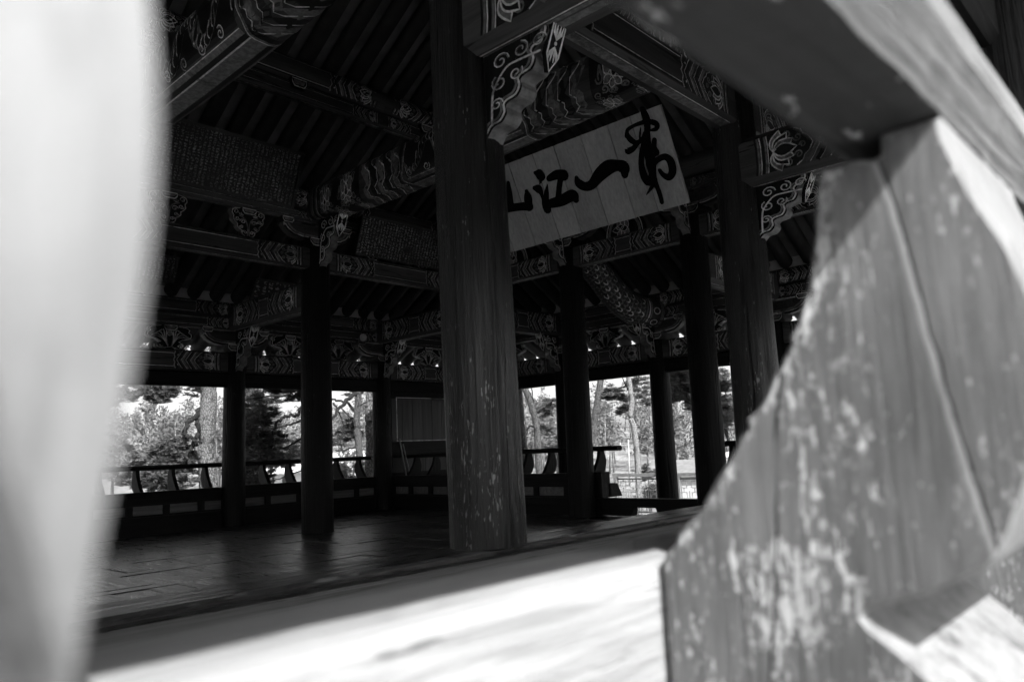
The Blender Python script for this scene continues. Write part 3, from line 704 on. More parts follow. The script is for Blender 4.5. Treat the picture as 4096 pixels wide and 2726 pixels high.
# ---- panelled wall between the far corner columns
wp = MB(); wp.box((10.2, 13.02, .30), (12.45, 13.06, 2.43)); wall = wp.build('panel_wall', 'dark_z', PAV)
for i in range(8):
    xa = 10.24 + i*.28; bm = MB(); bm.box((xa+.003, 12.995-.002*(i % 3), 1.38), (xa+.277, 13.018, 2.30)); bm.build('wall_board', wood('wall_board_wood', .02, .05, 'z', 14, .8, rough=.6, bump=.2) if i == 0 else bpy.data.materials['wall_board_wood'], wall)
bm = MB()
for a, b in (((10.36, 2.32), (12.4, 2.32)), ((10.36, 1.40), (12.4, 1.40))): bm.box((a[0], 12.985, a[1]-.006), (b[0], 12.992, a[1]+.006))
bm.box((10.36, 12.985, 1.408), (10.376, 12.992, 2.312)); bm.build('border_line', 'pl', wall)
for i in range(7):
    xa = 10.24 + i*.30; bm = MB(); bm.box((xa, 12.99, .74), (xa+.29, 13.018, 1.06)); bm.build('wall_board', bpy.data.materials['wall_board_wood'], wall)
bm = MB(); bm.box((10.2, 12.97, 1.10), (12.45, 13.019, 1.34)); bm.build('wall_rail', 'dark_x', wall)

# ------------------------------------------------------------------ floors
fb = MB(); fb.box((-2.9, 3.2, -.25), (10.5, 13.4, -.035)); FLOOR = fb.build('floor', 'dark_x'); tag(FLOOR, kind='structure')
yy = 3.28; row = 0
while yy < 13.1:
    jb = MB(); zt = .002*(row % 2)
    jb.prism([(yy, -.03), (yy+.20, -.03), (yy+.20, zt-.010), (yy+.190, zt), (yy+.010, zt), (yy, zt-.010)], (-.6, 0, 0), (0, 1, 0), (0, 0, 1), (10.85, 0, 0))
    jb.m = [1 if (len(f) == 4 and .005 < max(jb.v[j][2] for j in f) - min(jb.v[j][2] for j in f) < .0105) else 0 for f in jb.f]
    jb.build('floor_joist', ['floor_x', 'worn_arris'], FLOOR)
    xx = .9 + .13*(row % 3)
    while xx < 10.1 and yy + 1.05 < 13.3:
        wd = random.uniform(.27, .42); wd = min(wd, 10.22-xx)
        bb = MB(); z1 = random.uniform(-.008, .005); bb.box((xx+.002, yy+.203, -.03), (xx+wd-.003, yy+1.047, z1)); bb.build('floor_board', 'floor_y', FLOOR)
        xx += wd
    yy += 1.05; row += 1
cf = MB(); cf.box((10.36, 10.42, .02), (12.75, 13.2, .52)); cfo = cf.build('corner_floor', 'floor_x'); tag(cfo, kind='structure')
rf = MB(); rf.box((-2.9, .66, .30), (12.8, 2.78, .585)); MT['platform'] = wood('weathered_bounce_platform_wood', .20, .34, 'x', 30, 2, chip=.3, chipcol=.12, rough=.7, bump=.2, rnd=.02, spec=.25)  # weathered tone, made paler to bounce sunlight up onto column and ceiling
RF = rf.build('raised_floor', 'platform'); tag(RF, kind='structure')
def edge_timber(y0, y1, z1, zb, c=.012):
    mb = MB(); poly = [(y0, zb), (y1, zb), (y1, z1-c), (y1-c, z1), (y0+c, z1), (y0, z1-c)]
    mb.prism(poly, (-2.8, 0, 0), (0, 1, 0), (0, 0, 1), (15.4, 0, 0)); k = len(mb.f)
    # worn, paler arrises
    for i, f in enumerate(mb.f):
        if len(f) == 4:
            zs = [mb.v[j][2] for j in f]; ysv = [mb.v[j][1] for j in f]
            if max(zs) - min(zs) < c*1.05 and max(zs) - min(zs) > c*.5: mb.m[i] = 1
    mb.build('edge_timber', ['floor_x', 'worn_arris'], RF)
edge_timber(3.02, 3.36, .590, .02); edge_timber(2.88, 3.015, .560, .28); edge_timber(2.785, 2.875, .52, .28)

# ------------------------------------------------------------------ railings
IN_ = [(.200, 1.366), (.252, 1.368), (.257, 1.355), (.264, 1.316), (.274, 1.27), (.291, 1.225), (.317, 1.18), (.358, 1.122), (.383, 1.086), (.412, 1.046), (.438, 1.017), (.457, .996)]
OUT_ = [(.455, .80), (.30, .76), (.185, .80), (.165, .86), (.190, .905), (.225, .938), (.256, .963), (.235, .975), (.205, .985), (.178, .998), (.155, 1.010), (.142, 1.026), (.133, 1.045), (.124, 1.066), (.113, 1.0935), (.105, 1.113), (.096, 1.149), (.094, 1.18), (.100, 1.219), (.112, 1.266), (.123, 1.292), (.134, 1.321), (.148, 1.37), (.150, 1.3855), (.198, 1.3855)]
LOBE = catmull(OUT_[:-2], 3)
BAL = IN_ + LOBE + OUT_[-2:]
NR = empty('wooden_railing', (.7, .5, .59), 'weathered flaking railing close to the camera, seen through from outside', 'railing')
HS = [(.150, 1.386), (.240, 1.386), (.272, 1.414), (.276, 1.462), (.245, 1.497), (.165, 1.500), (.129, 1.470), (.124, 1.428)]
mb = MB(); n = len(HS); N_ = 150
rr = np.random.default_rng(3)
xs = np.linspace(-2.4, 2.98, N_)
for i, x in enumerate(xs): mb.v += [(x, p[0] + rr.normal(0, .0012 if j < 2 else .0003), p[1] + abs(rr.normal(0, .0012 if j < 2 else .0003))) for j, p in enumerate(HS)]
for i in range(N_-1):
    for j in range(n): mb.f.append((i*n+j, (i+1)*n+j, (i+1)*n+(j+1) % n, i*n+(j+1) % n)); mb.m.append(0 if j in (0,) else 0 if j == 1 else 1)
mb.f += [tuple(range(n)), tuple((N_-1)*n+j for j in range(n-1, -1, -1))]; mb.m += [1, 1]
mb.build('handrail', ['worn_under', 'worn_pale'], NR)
mb = MB(); c = .010
LS = [(.462, .80), (.607, .80), (.607, .996-c), (.607-c, .996), (.462+c*1.6, .996), (.462+c*.5, .996-c*.4), (.462, .996-c*1.5)]
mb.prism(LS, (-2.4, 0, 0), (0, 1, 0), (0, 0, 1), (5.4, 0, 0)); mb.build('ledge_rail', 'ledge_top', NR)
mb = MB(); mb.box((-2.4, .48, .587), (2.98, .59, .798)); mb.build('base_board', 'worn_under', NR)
def wobble(poly, amp, seed):
    r_ = np.random.default_rng(seed); out = []
    for i, p in enumerate(poly[:-1]):
        q = poly[i+1]; d = math.hypot(q[0]-p[0], q[1]-p[1]); n_ = max(1, int(d/.010))
        for j in range(n_):
            t = j/n_; out.append((p[0]+(q[0]-p[0])*t + (r_.normal(0, amp) if j else 0), p[1]+(q[1]-p[1])*t + (r_.normal(0, amp) if j else 0)))
    return out + [poly[-1]]
for k in (-3, -2, -1, 0, 1, 2, 3):
    xk = {-1: .007}.get(k, .71 + .70*k if k >= 0 else .71 + .72*k - .03); th_ = {0: .30, -1: .060}.get(k, .075)
    dy = .07 if k == -1 else 0.0
    mb = MB(); mb.prism([(p + dy, z) for p, z in (wobble(IN_, .0019, 5+k) + LOBE + OUT_[-2:] if k != -1 else BAL)], (xk, 0, 0), (0, 1, 0), (0, 0, 1), (th_, 0, 0), 0, 1, .005, 1)
    if k == -1:                                # this one tapers to a narrow nose towards its foot
        mb.v = [((min(.060, max(.007, .0466 + .36*(1.106 - z_))) + (x_ - .007)*.5) if x_ < .04 else x_ - .0050*min(1, max(0, (1.20 - z_)/.09)), y_, z_) for x_, y_, z_ in mb.v]
    o = mb.build('baluster', ['post_side', 'worn_front'], NR)
    smooth_by_angle(o, .45)
mb = MB()
def far_railing(name, o, along, outw, L, label, ends=(), start=0.0, nb=None, zr=0.0):
    """railing with panels, ledge, curved balusters and handrail; o = plan start, along/outw unit vectors"""
    along = Vector(along); outw = Vector(outw); O = Vector((o[0], o[1], 0)); th = empty(name, O + along*L/2, label, 'railing')
    ax = 'x' if abs(along.x) > .5 else 'y'
    def bx(nm, s0, s1, o0, o1, z0, z1, m, parent=th):
        mb = MB(); pts = [O + along*s + outw*q + Vector((0, 0, z)) for z in (z0, z1) for s, q in ((s0, o0), (s1, o0), (s1, o1), (s0, o1))]
        mb.add(pts, [(0,3,2,1),(4,5,6,7),(0,1,5,4),(1,2,6,5),(2,3,7,6),(3,0,4,7)]); return mb.build(nm, m, parent)
    bx('base_beam', 0, L, .0, .16, zr, .285, 'dark_' + ax)
    bx('rail', 0, L, .02, .14, .286, .315, 'dark_' + ax); bx('rail', 0, L, .02, .14, .462, .50, 'dark_' + ax)
    bx('ledge_rail', 0, L, -.01, .17, .501, .685, 'dark_' + ax)
    np_ = max(2, round(L/.62)); 
    for i in range(np_):
        a, b = L*i/np_, L*(i+1)/np_
        bx('muntin', a, a+.10, .025, .135, .316, .461, 'dark_z'); bx('panel', a+.102, b-.002, .07, .09, .316, .461, 'panel_wood')
    bx('muntin', L-.05, L+.03, .027, .133, .316, .461, 'dark_z')
    bal = [( -(p - .462), z - .356 + .038) for p, z in BAL]
    nbal = max(2, round(L/.57)) if nb is None else nb
    for i in range(nbal):
        s = L*(i+.5)/nbal
        mb = MB(); mb.prism([(q + .175, z) for q, z in bal if True], O + along*(s-.03), outw, (0, 0, 1), along*.06, 0); mb.build('baluster', 'dark_z', th)
    hs = [(-(p - .462) + .175, z - .356 + .0) for p, z in HS]
    hs = [(q, 1.03 + (z-1.03)*.72) for q, z in hs]
    mb = MB(); mb.prism(hs, O - along*(.12 if 's' in ends else 0), outw, (0, 0, 1), along*(L + (.12 if 's' in ends else 0) + (.12 if 'e' in ends else 0))); mb.build('handrail', 'dark_' + ax, th)
    return th, bx
MT['panel_wood'] = wood('pale_panel_wood', .07, .15, 'x', 22, 1.5, rough=.6, bump=.15, rnd=.3)
far_railing('wooden_railing', (GX[2], 13.08), (1, 0, 0), (0, 1, 0), GX[3]-GX[2], zr=-.2, label='dark railing in front of the broad pine trunk at far left')
far_railing('wooden_railing', (GX[3], 13.08), (1, 0, 0), (0, 1, 0), GX[4]-GX[3], zr=-.2, label='dark railing with the pale house showing through its balusters')
far_railing('wooden_railing', (10.16, 10.5), (0, 1, 0), (1, 0, 0), 2.45, 'dark railing in front of the wooden panel wall')
th, bx = far_railing('wooden_railing', (10.16, 7.58), (0, 1, 0), (1, 0, 0), 2.72, 'dark railing whose handrail ends beside the stair gap', ends=('s',), nb=5)
bx('end_post', -.06, .10, -.03, .20, .29, .70, 'dark_z'); 
mb = MB(); mb.prism([(.16, .29), (.52, .29), (.40, .50), (.16, .52)], (10.16, 7.52, 0), (1, 0, 0), (0, 0, 1), (0, .09, 0)); mb.build('foot_block', 'dark_z', th)
th, bx = far_railing('wooden_railing', (10.16, 3.3), (0, 1, 0), (1, 0, 0), 2.44, 'short dark railing between the two thick right columns', ends=('e',))
bx('end_post', 2.36, 2.52, -.03, .20, .29, .72, 'dark_z')
mb = MB(); mb.prism([(.0, .285), (1.80, .285), (1.80, .02), (1.25, .02), (1.22, .15), (.80, .15), (.77, .02), (0, .02)], (10.165, 5.76, 0), (0, 1, 0), (0, 0, 1), (.15, 0, 0)); mb.build('threshold_beam', 'dark_y', PAV)

# ------------------------------------------------------------------ name board with brushed characters
pb_r, pb_l = 3.58, 6.75                       # plan extent along Y
Bt = Vector((6.09, 0, 4.285)); Bb = Vector((6.50, 0, 3.41)); vup = (Bt - Bb); Hh = vup.length; vup.normalize(); nrm = Vector((0, 1, 0)).cross(vup); 
if nrm.x > 0: nrm = -nrm
MT['board'] = wood('name_board_wood', .35, .46, 'z', 34, 1.2, chip=.25, chipcol=.10, chipscale=50, chipalong=12, rough=.6, bump=.2, blotch=.2, rnd=.12, spec=.3)
MT['ink'] = plain('black_ink_paint', .004, .9, .2, 6, .05)
NB = empty('name_board', (6.4, 5.1, 3.4), 'pale wooden name board with four large black brushed characters', 'signboard')
edges = [pb_r, 3.93, 4.20, 4.54, 4.90, 5.20, 5.56, 5.90, 6.22, 6.50, pb_l]
for a, b in zip(edges[:-1], edges[1:]):
    mb = MB(); off = random.uniform(-.002, .002); O = Vector((Bb.x, a+.005, Bb.z)) + nrm*off
    mb.prism([(0, 0), (b-a-.010, 0), (b-a-.010, Hh), (0, Hh)], O, (0, 1, 0), vup, -nrm*.035, 0); mb.build('board_plank', 'board', NB)
for v in (.15, Hh-.2):
    mb = MB(); O = Vector((Bb.x, pb_r+.1, Bb.z)) + vup*v - nrm*.04; mb.prism([(0, 0), (3.0, 0), (3.0, .07), (0, .07)], O, (0, 1, 0), vup, -nrm*.04); mb.build('batten', 'dark_y', NB)
def on_board(zx, zy):
    """brush point measured on the photograph -> (along, up) on the board"""
    v = ray(1700 + zx*.55225, zy*.55225); t = (Bb - EYE).dot(nrm) / v.dot(nrm); p = EYE + v*t
    return p.y - pb_r, (p - Vector((Bb.x, p.y, Bb.z))).dot(vup)
CH = {
 'character_first': [
  [(1575,790,30),(1600,850,46),(1612,920,40),(1602,985,30),(1580,1035,20)],
  [(1462,985,26),(1470,940,22),(1520,908,20),(1590,885,26),(1650,885,30),(1682,905,32),(1672,935,24),(1625,945,10)],
  [(1465,975,30),(1490,1010,34),(1535,1035,28),(1575,1005,22),(1590,960,14)],
  [(1545,1035,24),(1510,1075,32),(1470,1095,36),(1455,1085,12)],
  [(1565,925,6),(1560,960,12),(1558,1000,12)],
  [(1612,975,40),(1612,1040,50),(1622,1110,58),(1640,1170,62),(1650,1230,46),(1668,1310,30),(1698,1390,28),(1718,1462,26)],
  [(1580,1045,22),(1572,1110,32),(1570,1190,36),(1588,1270,46),(1622,1318,44),(1640,1262,30),(1622,1190,34),(1612,1140,20)],
  [(1665,1015,30),(1662,1070,32),(1684,1105,30),(1660,1120,20)],
  [(1660,1190,26),(1690,1155,32),(1742,1135,36),(1782,1168,46),(1796,1238,46),(1772,1280,40),(1732,1268,30),(1702,1232,22)],
  [(1672,1300,26),(1642,1358,22),(1608,1408,6)]],
 'character_one': [[(1100,1290,26),(1115,1325,48),(1160,1350,46),(1210,1335,50),(1262,1270,66),(1330,1212,72),(1400,1198,54),(1440,1215,66),(1448,1262,40)]],
 'character_river': [
  [(798,1252,20),(826,1262,58),(848,1280,44),(838,1310,18),(832,1335,4)],
  [(795,1362,26),(824,1370,50),(842,1395,30),(852,1440,12),(858,1470,18)],
  [(888,1335,6),(882,1400,32),(874,1470,46),(888,1512,52)],
  [(900,1292,34),(955,1266,50),(1008,1268,58)],
  [(985,1290,34),(975,1350,34),(968,1430,36)],
  [(920,1472,50),(990,1452,58),(1075,1412,58),(1095,1445,36)]],
 'character_mountain': [
  [(605,1325,24),(612,1400,42),(622,1490,46)],
  [(470,1430,24),(476,1490,42),(490,1560,40)],
  [(490,1555,34),(600,1512,42),(690,1496,44),(760,1492,50)],
  [(738,1385,24),(748,1430,54),(752,1500,46)]]}
for nm, strokes in CH.items():
    om = MB(); mp = lambda s, t, off: Vector((Bb.x, pb_r + s, Bb.z)) + vup*t + nrm*(.004 + off)
    for si, st in enumerate(strokes):
        q = catmull([tuple(map(float, p)) for p in st], 6)
        P2 = [on_board(p[0], p[1]) for p in q]; W2 = [p[2]*(.00182 if nm == 'character_first' else .00212) for p in q]
        ribbon(om, P2, W2, mp, .0006*si, 0)
        for e in (0, -1): fill(om, circ(P2[e], W2[e]*.5, 12), mp, .0006*si + .0003, 0)
    om.build('character', 'ink', NB)

# ------------------------------------------------------------------ inscribed boards
def text_mat(name, nx, ny, fill_, col, base):
    m, nt, b = mat(name)
    tc = nt.nodes.new('ShaderNodeTexCoord'); sx = nt.nodes.new('ShaderNodeSeparateXYZ'); nt.links.new(tc.outputs['UV'], sx.inputs[0])
    jn = nt.nodes.new('ShaderNodeTexNoise'); jn.inputs['Scale'].default_value = nx*.6; jn.inputs['Detail'].default_value = 1; nt.links.new(tc.outputs['UV'], jn.inputs['Vector']); jit = math_(nt, 'MULTIPLY', math_(nt, 'SUBTRACT', jn.outputs[0], .5), .7)
    cx = math_(nt, 'ADD', math_(nt, 'MULTIPLY', sx.outputs[0], nx), jit); cy = math_(nt, 'ADD', math_(nt, 'MULTIPLY', sx.outputs[1], ny), math_(nt, 'MULTIPLY', jit, 1.6))
    fx = math_(nt, 'FRACT', cx); fy = math_(nt, 'FRACT', cy)
    inx = math_(nt, 'MULTIPLY', math_(nt, 'GREATER_THAN', fx, .2), math_(nt, 'LESS_THAN', fx, .8))
    cw = nt.nodes.new('ShaderNodeTexWhiteNoise'); cw.noise_dimensions = '2D'; cq = nt.nodes.new('ShaderNodeCombineXYZ'); nt.links.new(math_(nt, 'FLOOR', cx), cq.inputs[0]); nt.links.new(math_(nt, 'FLOOR', cy), cq.inputs[1]); nt.links.new(cq.outputs[0], cw.inputs['Vector'])
    iny = math_(nt, 'MULTIPLY', math_(nt, 'GREATER_THAN', fy, math_(nt, 'MULTIPLY', cw.outputs[0], .35)), math_(nt, 'LESS_THAN', fy, .86))
    iny = math_(nt, 'MULTIPLY', iny, math_(nt, 'ADD', math_(nt, 'MULTIPLY', cw.outputs[0], .6), .4))
    cm = nt.nodes.new('ShaderNodeCombineXYZ'); nt.links.new(math_(nt, 'MULTIPLY', cx, 4.6), cm.inputs[0]); nt.links.new(math_(nt, 'MULTIPLY', cy, 5.2), cm.inputs[1])
    fl = nt.nodes.new('ShaderNodeVectorMath'); fl.operation = 'FLOOR'; nt.links.new(cm.outputs[0], fl.inputs[0])
    vn = nt.nodes.new('ShaderNodeTexWhiteNoise'); vn.noise_dimensions = '2D'; nt.links.new(fl.outputs[0], vn.inputs['Vector'])
    st = math_(nt, 'GREATER_THAN', vn.outputs[0], .50)
    # empty column ends
    cl = nt.nodes.new('ShaderNodeTexWhiteNoise'); cl.noise_dimensions = '1D'; nt.links.new(math_(nt, 'FLOOR', cx), cl.inputs['W'])
    endm = math_(nt, 'GREATER_THAN', sx.outputs[1], math_(nt, 'MULTIPLY', math_(nt, 'SUBTRACT', cl.outputs[0], .78), fill_, True))
    k = math_(nt, 'MULTIPLY', math_(nt, 'MULTIPLY', inx, iny), math_(nt, 'MULTIPLY', st, endm))
    wn_ = noise(nt, coords(nt, (3, 3, 3)), 1.0, 3); k = math_(nt, 'MULTIPLY', k, smooth(nt, wn_, .25, .6))
    c = mixv(nt, k, base, col); nt.links.new(grey(nt, c), b.inputs['Base Color']); b.inputs['Roughness'].default_value = .6
    return m
MT['frame'] = wood('carved_frame_wood', .010, .02, 'x', 40, 3, chip=.36, chipcol=.16, chipscale=40, chipalong=10, rough=.5, bump=.3)
def text_board(label, x0, x1, yb, yt, zb, zt, nx, ny, fill_, col=.42, base=.004, fr=.06):
    O = Vector((x0, yb, zb)); U = Vector((1, 0, 0)); Vv = Vector((0, yt-yb, zt-zb)); Hv = Vv.length; Vv.normalize(); N = U.cross(Vv); 
    if N.y > 0: N = -N
    th = empty('inscribed_board', O + U*(x1-x0)/2, label, 'inscription board', 'inscribed boards hung under the rafters')
    L = x1-x0; me = bpy.data.meshes.new('panel'); c = O + U*L/2 + Vv*Hv/2
    vs = [O + U*fr + Vv*fr, O + U*(L-fr) + Vv*fr, O + U*(L-fr) + Vv*(Hv-fr), O + U*fr + Vv*(Hv-fr)]; vb = [p - N*.03 for p in vs]
    me.from_pydata([p - c for p in vs + vb], [], [(0, 1, 2, 3), (7, 6, 5, 4), (0, 4, 5, 1), (1, 5, 6, 2), (2, 6, 7, 3), (3, 7, 4, 0)])
    uv = me.uv_layers.new(name='UV')
    for li, w in enumerate([(0, 0), (1, 0), (1, 1), (0, 1)]): uv.data[li].uv = w
    for li in range(4, len(uv.data)): uv.data[li].uv = (0, 0)
    me.materials.append(text_mat('inscription_' + str(int(x0*100)), nx, ny, fill_, col, base)); o = bpy.data.objects.new('panel', me); _link(o, th, c)
    for s0, s1, t0, t1 in ((0, L, 0, fr), (0, L, Hv-fr, Hv), (0, fr, fr, Hv-fr), (L-fr, L, fr, Hv-fr)):
        mb = MB(); nn = max(2, int(max(s1-s0, t1-t0)/.05)); 
        mb.prism([(s0, t0), (s1, t0), (s1, t1), (s0, t1)], O + N*.03, U, Vv, -N*.07); mb.build('frame', 'frame', th)
    return th
text_board('large black board of dense small characters, upper left under the rafters', 3.75, 6.20, 10.2, 9.87, 4.93, 5.74, 36, 19, .6, fr=.05)
text_board('wide black inscribed board just left of the central column', 7.36, 9.55, 10.24, 10.0, 4.42, 5.03, 34, 14, .7, fr=.02)
text_board('small black inscribed board at the far left edge beside the blurred post', 4.30, 5.28, 12.3, 12.1, 4.02, 4.42, 13, 10, .5, fr=.03)
text_board('small dark board with a few large characters right of the tall left column', 6.75, 7.55, 12.55, 12.35, 3.92, 4.32, 6, 5, .6, fr=.03)

# ------------------------------------------------------------------ ground and hills
def hill(x, y):
    dx, dy = x - 6, y - 7; d = np.hypot(dx, dy); az = np.arctan2(dy, dx)
    s = lambda a, b: (lambda t: t*t*(3-2*t))(np.clip((d-a)/(b-a), 0, 1))
    front = np.clip(.5 + .9*np.sin(az - .1) + .5*np.cos(az), 0, 1)
    z = -1.25 - 1.9*s(13, 48) + front*(9.0*s(88, 185) + 3*s(185, 320))
    return z + np.sin(x*.09+1.3)*np.cos(y*.11)*.5*s(25, 60)
rads = np.concatenate([[0, 6, 10, 13], np.linspace(16, 60, 14), np.linspace(66, 230, 30), [280, 360, 500, 800, 1400, 2600]]); NA = 120
v = [(6 + r*math.cos(2*math.pi*a/NA), 7 + r*math.sin(2*math.pi*a/NA)) for r in rads for a in range(NA)]
va = np.array(v); zz = hill(va[:, 0], va[:, 1])
gm = MB(); gm.v = [(p[0], p[1], float(z)) for p, z in zip(v, zz)]
gm.f = [(i*NA+a, (i+1)*NA+a, (i+1)*NA+(a+1) % NA, i*NA+(a+1) % NA) for i in range(len(rads)-1) for a in range(NA)]; gm.m = [0]*len(gm.f)
m, nt, b = mat('dry_grass_ground')
g1 = noise(nt, coords(nt, (.35, .35, .35), 'Object', False), 1.0, 6, .7); g2 = noise(nt, coords(nt, (6, 6, 6), 'Object', False), 1.0, 4, .6)
c = math_(nt, 'MULTIPLY', mixv(nt, smooth(nt, g1, .35, .65), .12, .30), math_(nt, 'ADD', smooth(nt, g2, .2, .8), .45))
nt.links.new(grey(nt, c), b.inputs['Base Color']); b.inputs['Roughness'].default_value = .9; b.inputs['Specular IOR Level'].default_value = .1
gr = gm.build('ground', m, None, True, (0, 0, 0)); tag(gr, kind='structure')
def ground_z(x, y): return float(hill(np.array(x), np.array(y)))
# stone podium under the building
pm = MB(); pm.box((-3.4, -.2, -1.6), (13.4, 13.7, -.30)); po = pm.build('stone_podium', plain('podium_stone', .22, .8, .3, 4)); tag(po, kind='structure')

# ------------------------------------------------------------------ foliage
def leaf_mat(name, lo, hi, sc=1.5):
    m, nt, b = mat(name)
    geo = nt.nodes.new('ShaderNodeNewGeometry')
    c = mixv(nt, geo.outputs['Random Per Island'], lo, hi)
    n = noise(nt, coords(nt, (sc, sc, sc)), 1.0, 2, .5); c = math_(nt, 'MULTIPLY', c, math_(nt, 'ADD', n, .5))
    df = nt.nodes.new('ShaderNodeBsdfDiffuse'); tl = nt.nodes.new('ShaderNodeBsdfTranslucent'); mx = nt.nodes.new('ShaderNodeMixShader'); mx.inputs[0].default_value = .42
    g_ = grey(nt, c); nt.links.new(g_, df.inputs[0]); nt.links.new(g_, tl.inputs[0]); nt.links.new(df.outputs[0], mx.inputs[1]); nt.links.new(tl.outputs[0], mx.inputs[2])
    nt.links.new(mx.outputs[0], nt.nodes['Material Output'].inputs[0]); nt.nodes.remove(b)
    return m
MT['needle'] = leaf_mat('pine_needles', .08, .22)
MT['needle_dark'] = leaf_mat('shaded_pine_needles', .035, .10)
MT['needle_pale'] = leaf_mat('pale_needles', .16, .32)
MT['forest'] = leaf_mat('far_foliage', .13, .23, .12)
MT['forest_bark'] = plain('far_trunk_bark', .20, .8, .4, 1)
def bark_mat(name, lo, hi, sc):
    m, nt, b = mat(name)
    vo = nt.nodes.new('ShaderNodeTexVoronoi'); vo.feature = 'DISTANCE_TO_EDGE'; vo.inputs['Scale'].default_value = 1.0
    nt.links.new(coords(nt, (sc, sc, sc*.42)), vo.inputs['Vector'])
    k = smooth(nt, vo.outputs['Distance'], .02, .16); n = noise(nt, coords(nt, (sc*3, sc*3, sc*2)), 1.0, 4, .6)
    c = math_(nt, 'MULTIPLY', mixv(nt, k, lo*.4, mixv(nt, n, lo, hi)), 1.0)
    nt.links.new(grey(nt, c), b.inputs['Base Color']); b.inputs['Roughness'].default_value = .85
    bp = nt.nodes.new('ShaderNodeBump'); bp.inputs['Distance'].default_value = .03; bp.inputs['Strength'].default_value = .8
    nt.links.new(k, bp.inputs['Height']); nt.links.new(bp.outputs[0], b.inputs['Normal']); return m
MT['bark'] = bark_mat('plated_pine_bark', .10, .30, 24)
MT['bark_shaded'] = bark_mat('dark_branch_bark', .010, .028, 22)  # shade on the boughs put into the bark colour
MT['bark_grey'] = bark_mat('grey_trunk_bark', .05, .17, 30)
MT['bark_pale'] = bark_mat('pale_smooth_bark', .22, .46, 40)
def tri_mesh(name, V, m, parent, per=3):
    """V: (n,per,3) array of separate faces"""
    n = len(V); og = V.reshape(-1, 3).mean(0); me = bpy.data.meshes.new(name)
    co = (V.reshape(-1, 3) - og).astype(np.float32)
    me.vertices.add(n*per); me.vertices.foreach_set('co', co.ravel())
    me.loops.add(n*per); me.loops.foreach_set('vertex_index', np.arange(n*per, dtype=np.int32))
    me.polygons.add(n); me.polygons.foreach_set('loop_start', np.arange(0, n*per, per, dtype=np.int32)); me.polygons.foreach_set('loop_total', np.full(n, per, dtype=np.int32))
    me.materials.append(MT[m] if isinstance(m, str) else m); me.update(calc_edges=True)
    o = bpy.data.objects.new(name, me); _link(o, parent, Vector(og)); return o
def unit(n):
    a = rng.normal(size=(n, 3)); return a/np.linalg.norm(a, axis=1, keepdims=True)
def tufts(C, ln, wd, k):
    """star-shaped needle tufts at centres C"""
    n = len(C); d = unit(n*k); d[:, 2] = np.abs(d[:, 2])*.8 - .1; c = np.repeat(C, k, 0)
    side = np.cross(d, unit(n*k)); side /= np.linalg.norm(side, axis=1, keepdims=True) + 1e-9
    L = ln*rng.uniform(.6, 1.2, (n*k, 1)); tip = c + d*L; mid = c + d*L*.45
    return np.stack([c, mid + side*wd, tip, mid - side*wd], 1)
def blob(c, r, n, flat=.55):
    d = unit(n); q = rng.uniform(.25, 1, (n, 1))**.5; p = d*q*np.array([r, r, r*flat]); return np.array(c) + p
def px(p, d, dd=0.0):
    return at_dist(p[0], p[1], d + dd)
def tree(name, label, trunk, dist, wpx, limbs=(), clusters=(), bark='bark', limb_bark='bark_shaded', needle='needle', tuft=(.16, .012, 9), cat='tree', group=None, dens=1.0):
    base = px(trunk[0], dist); gz = ground_z(base.x, base.y); th = empty(name, (base.x, base.y, gz), label, cat, group); per = dist/FPX
    pts = [Vector((base.x, base.y, gz - .1))] + [px(p, dist) for p in trunk]
    pts = [Vector(p) for p in catmull([tuple(p) for p in pts], 5)]
    rs = [wpx*.5*per*(1.15 - .35*i/(len(pts)-1)) for i in range(len(pts))]
    mb = MB(); mb.tube(pts, rs, 12); o = mb.build('trunk', bark, th, True)
    for lm in limbs:
        w = lm[0]; dd = lm[1]; pl = [px(p, dist, dd*i/max(1, len(lm[2])-1)) for i, p in enumerate(lm[2])]
        pl = [Vector(p) for p in catmull([tuple(p) for p in pl], 5)]
        pl = [p + Vector(rng.normal(0, w*per*.18, 3)) for p in pl]
        mb = MB(); mb.tube(pl, [w*.5*per*(1 - .6*i/(len(pl)-1)) for i in range(len(pl))], 7); mb.build('branch', limb_bark, th, True)
    C = []; tw = MB()
    for cx, cy, rpx, n, dd in clusters:
        c = px((cx, cy), dist, dd); r = rpx*per; n = int(n*dens)
        nb_ = max(6, n//12)
        for _ in range(nb_):
            cc = blob(c, r*1.6, 1, .8)[0]; C.append(blob(cc, r*.27, max(3, int(.62*n/nb_)), .7))
        for _ in range(4):
            e = blob(c, r, 1)[0]; s_ = np.array(c) + (rng.normal(0, r*.25, 3)); tw.tube([s_, (s_+e)/2 + rng.normal(0, r*.08, 3), e], [.014, .009, .004], 5)
    if C:
        C = np.concatenate(C); tag(tri_mesh('crown', tufts(C, *tuft), needle, th, 4), kind='stuff')
        tag(tw.build('twigs', limb_bark, th), kind='stuff')
    return th
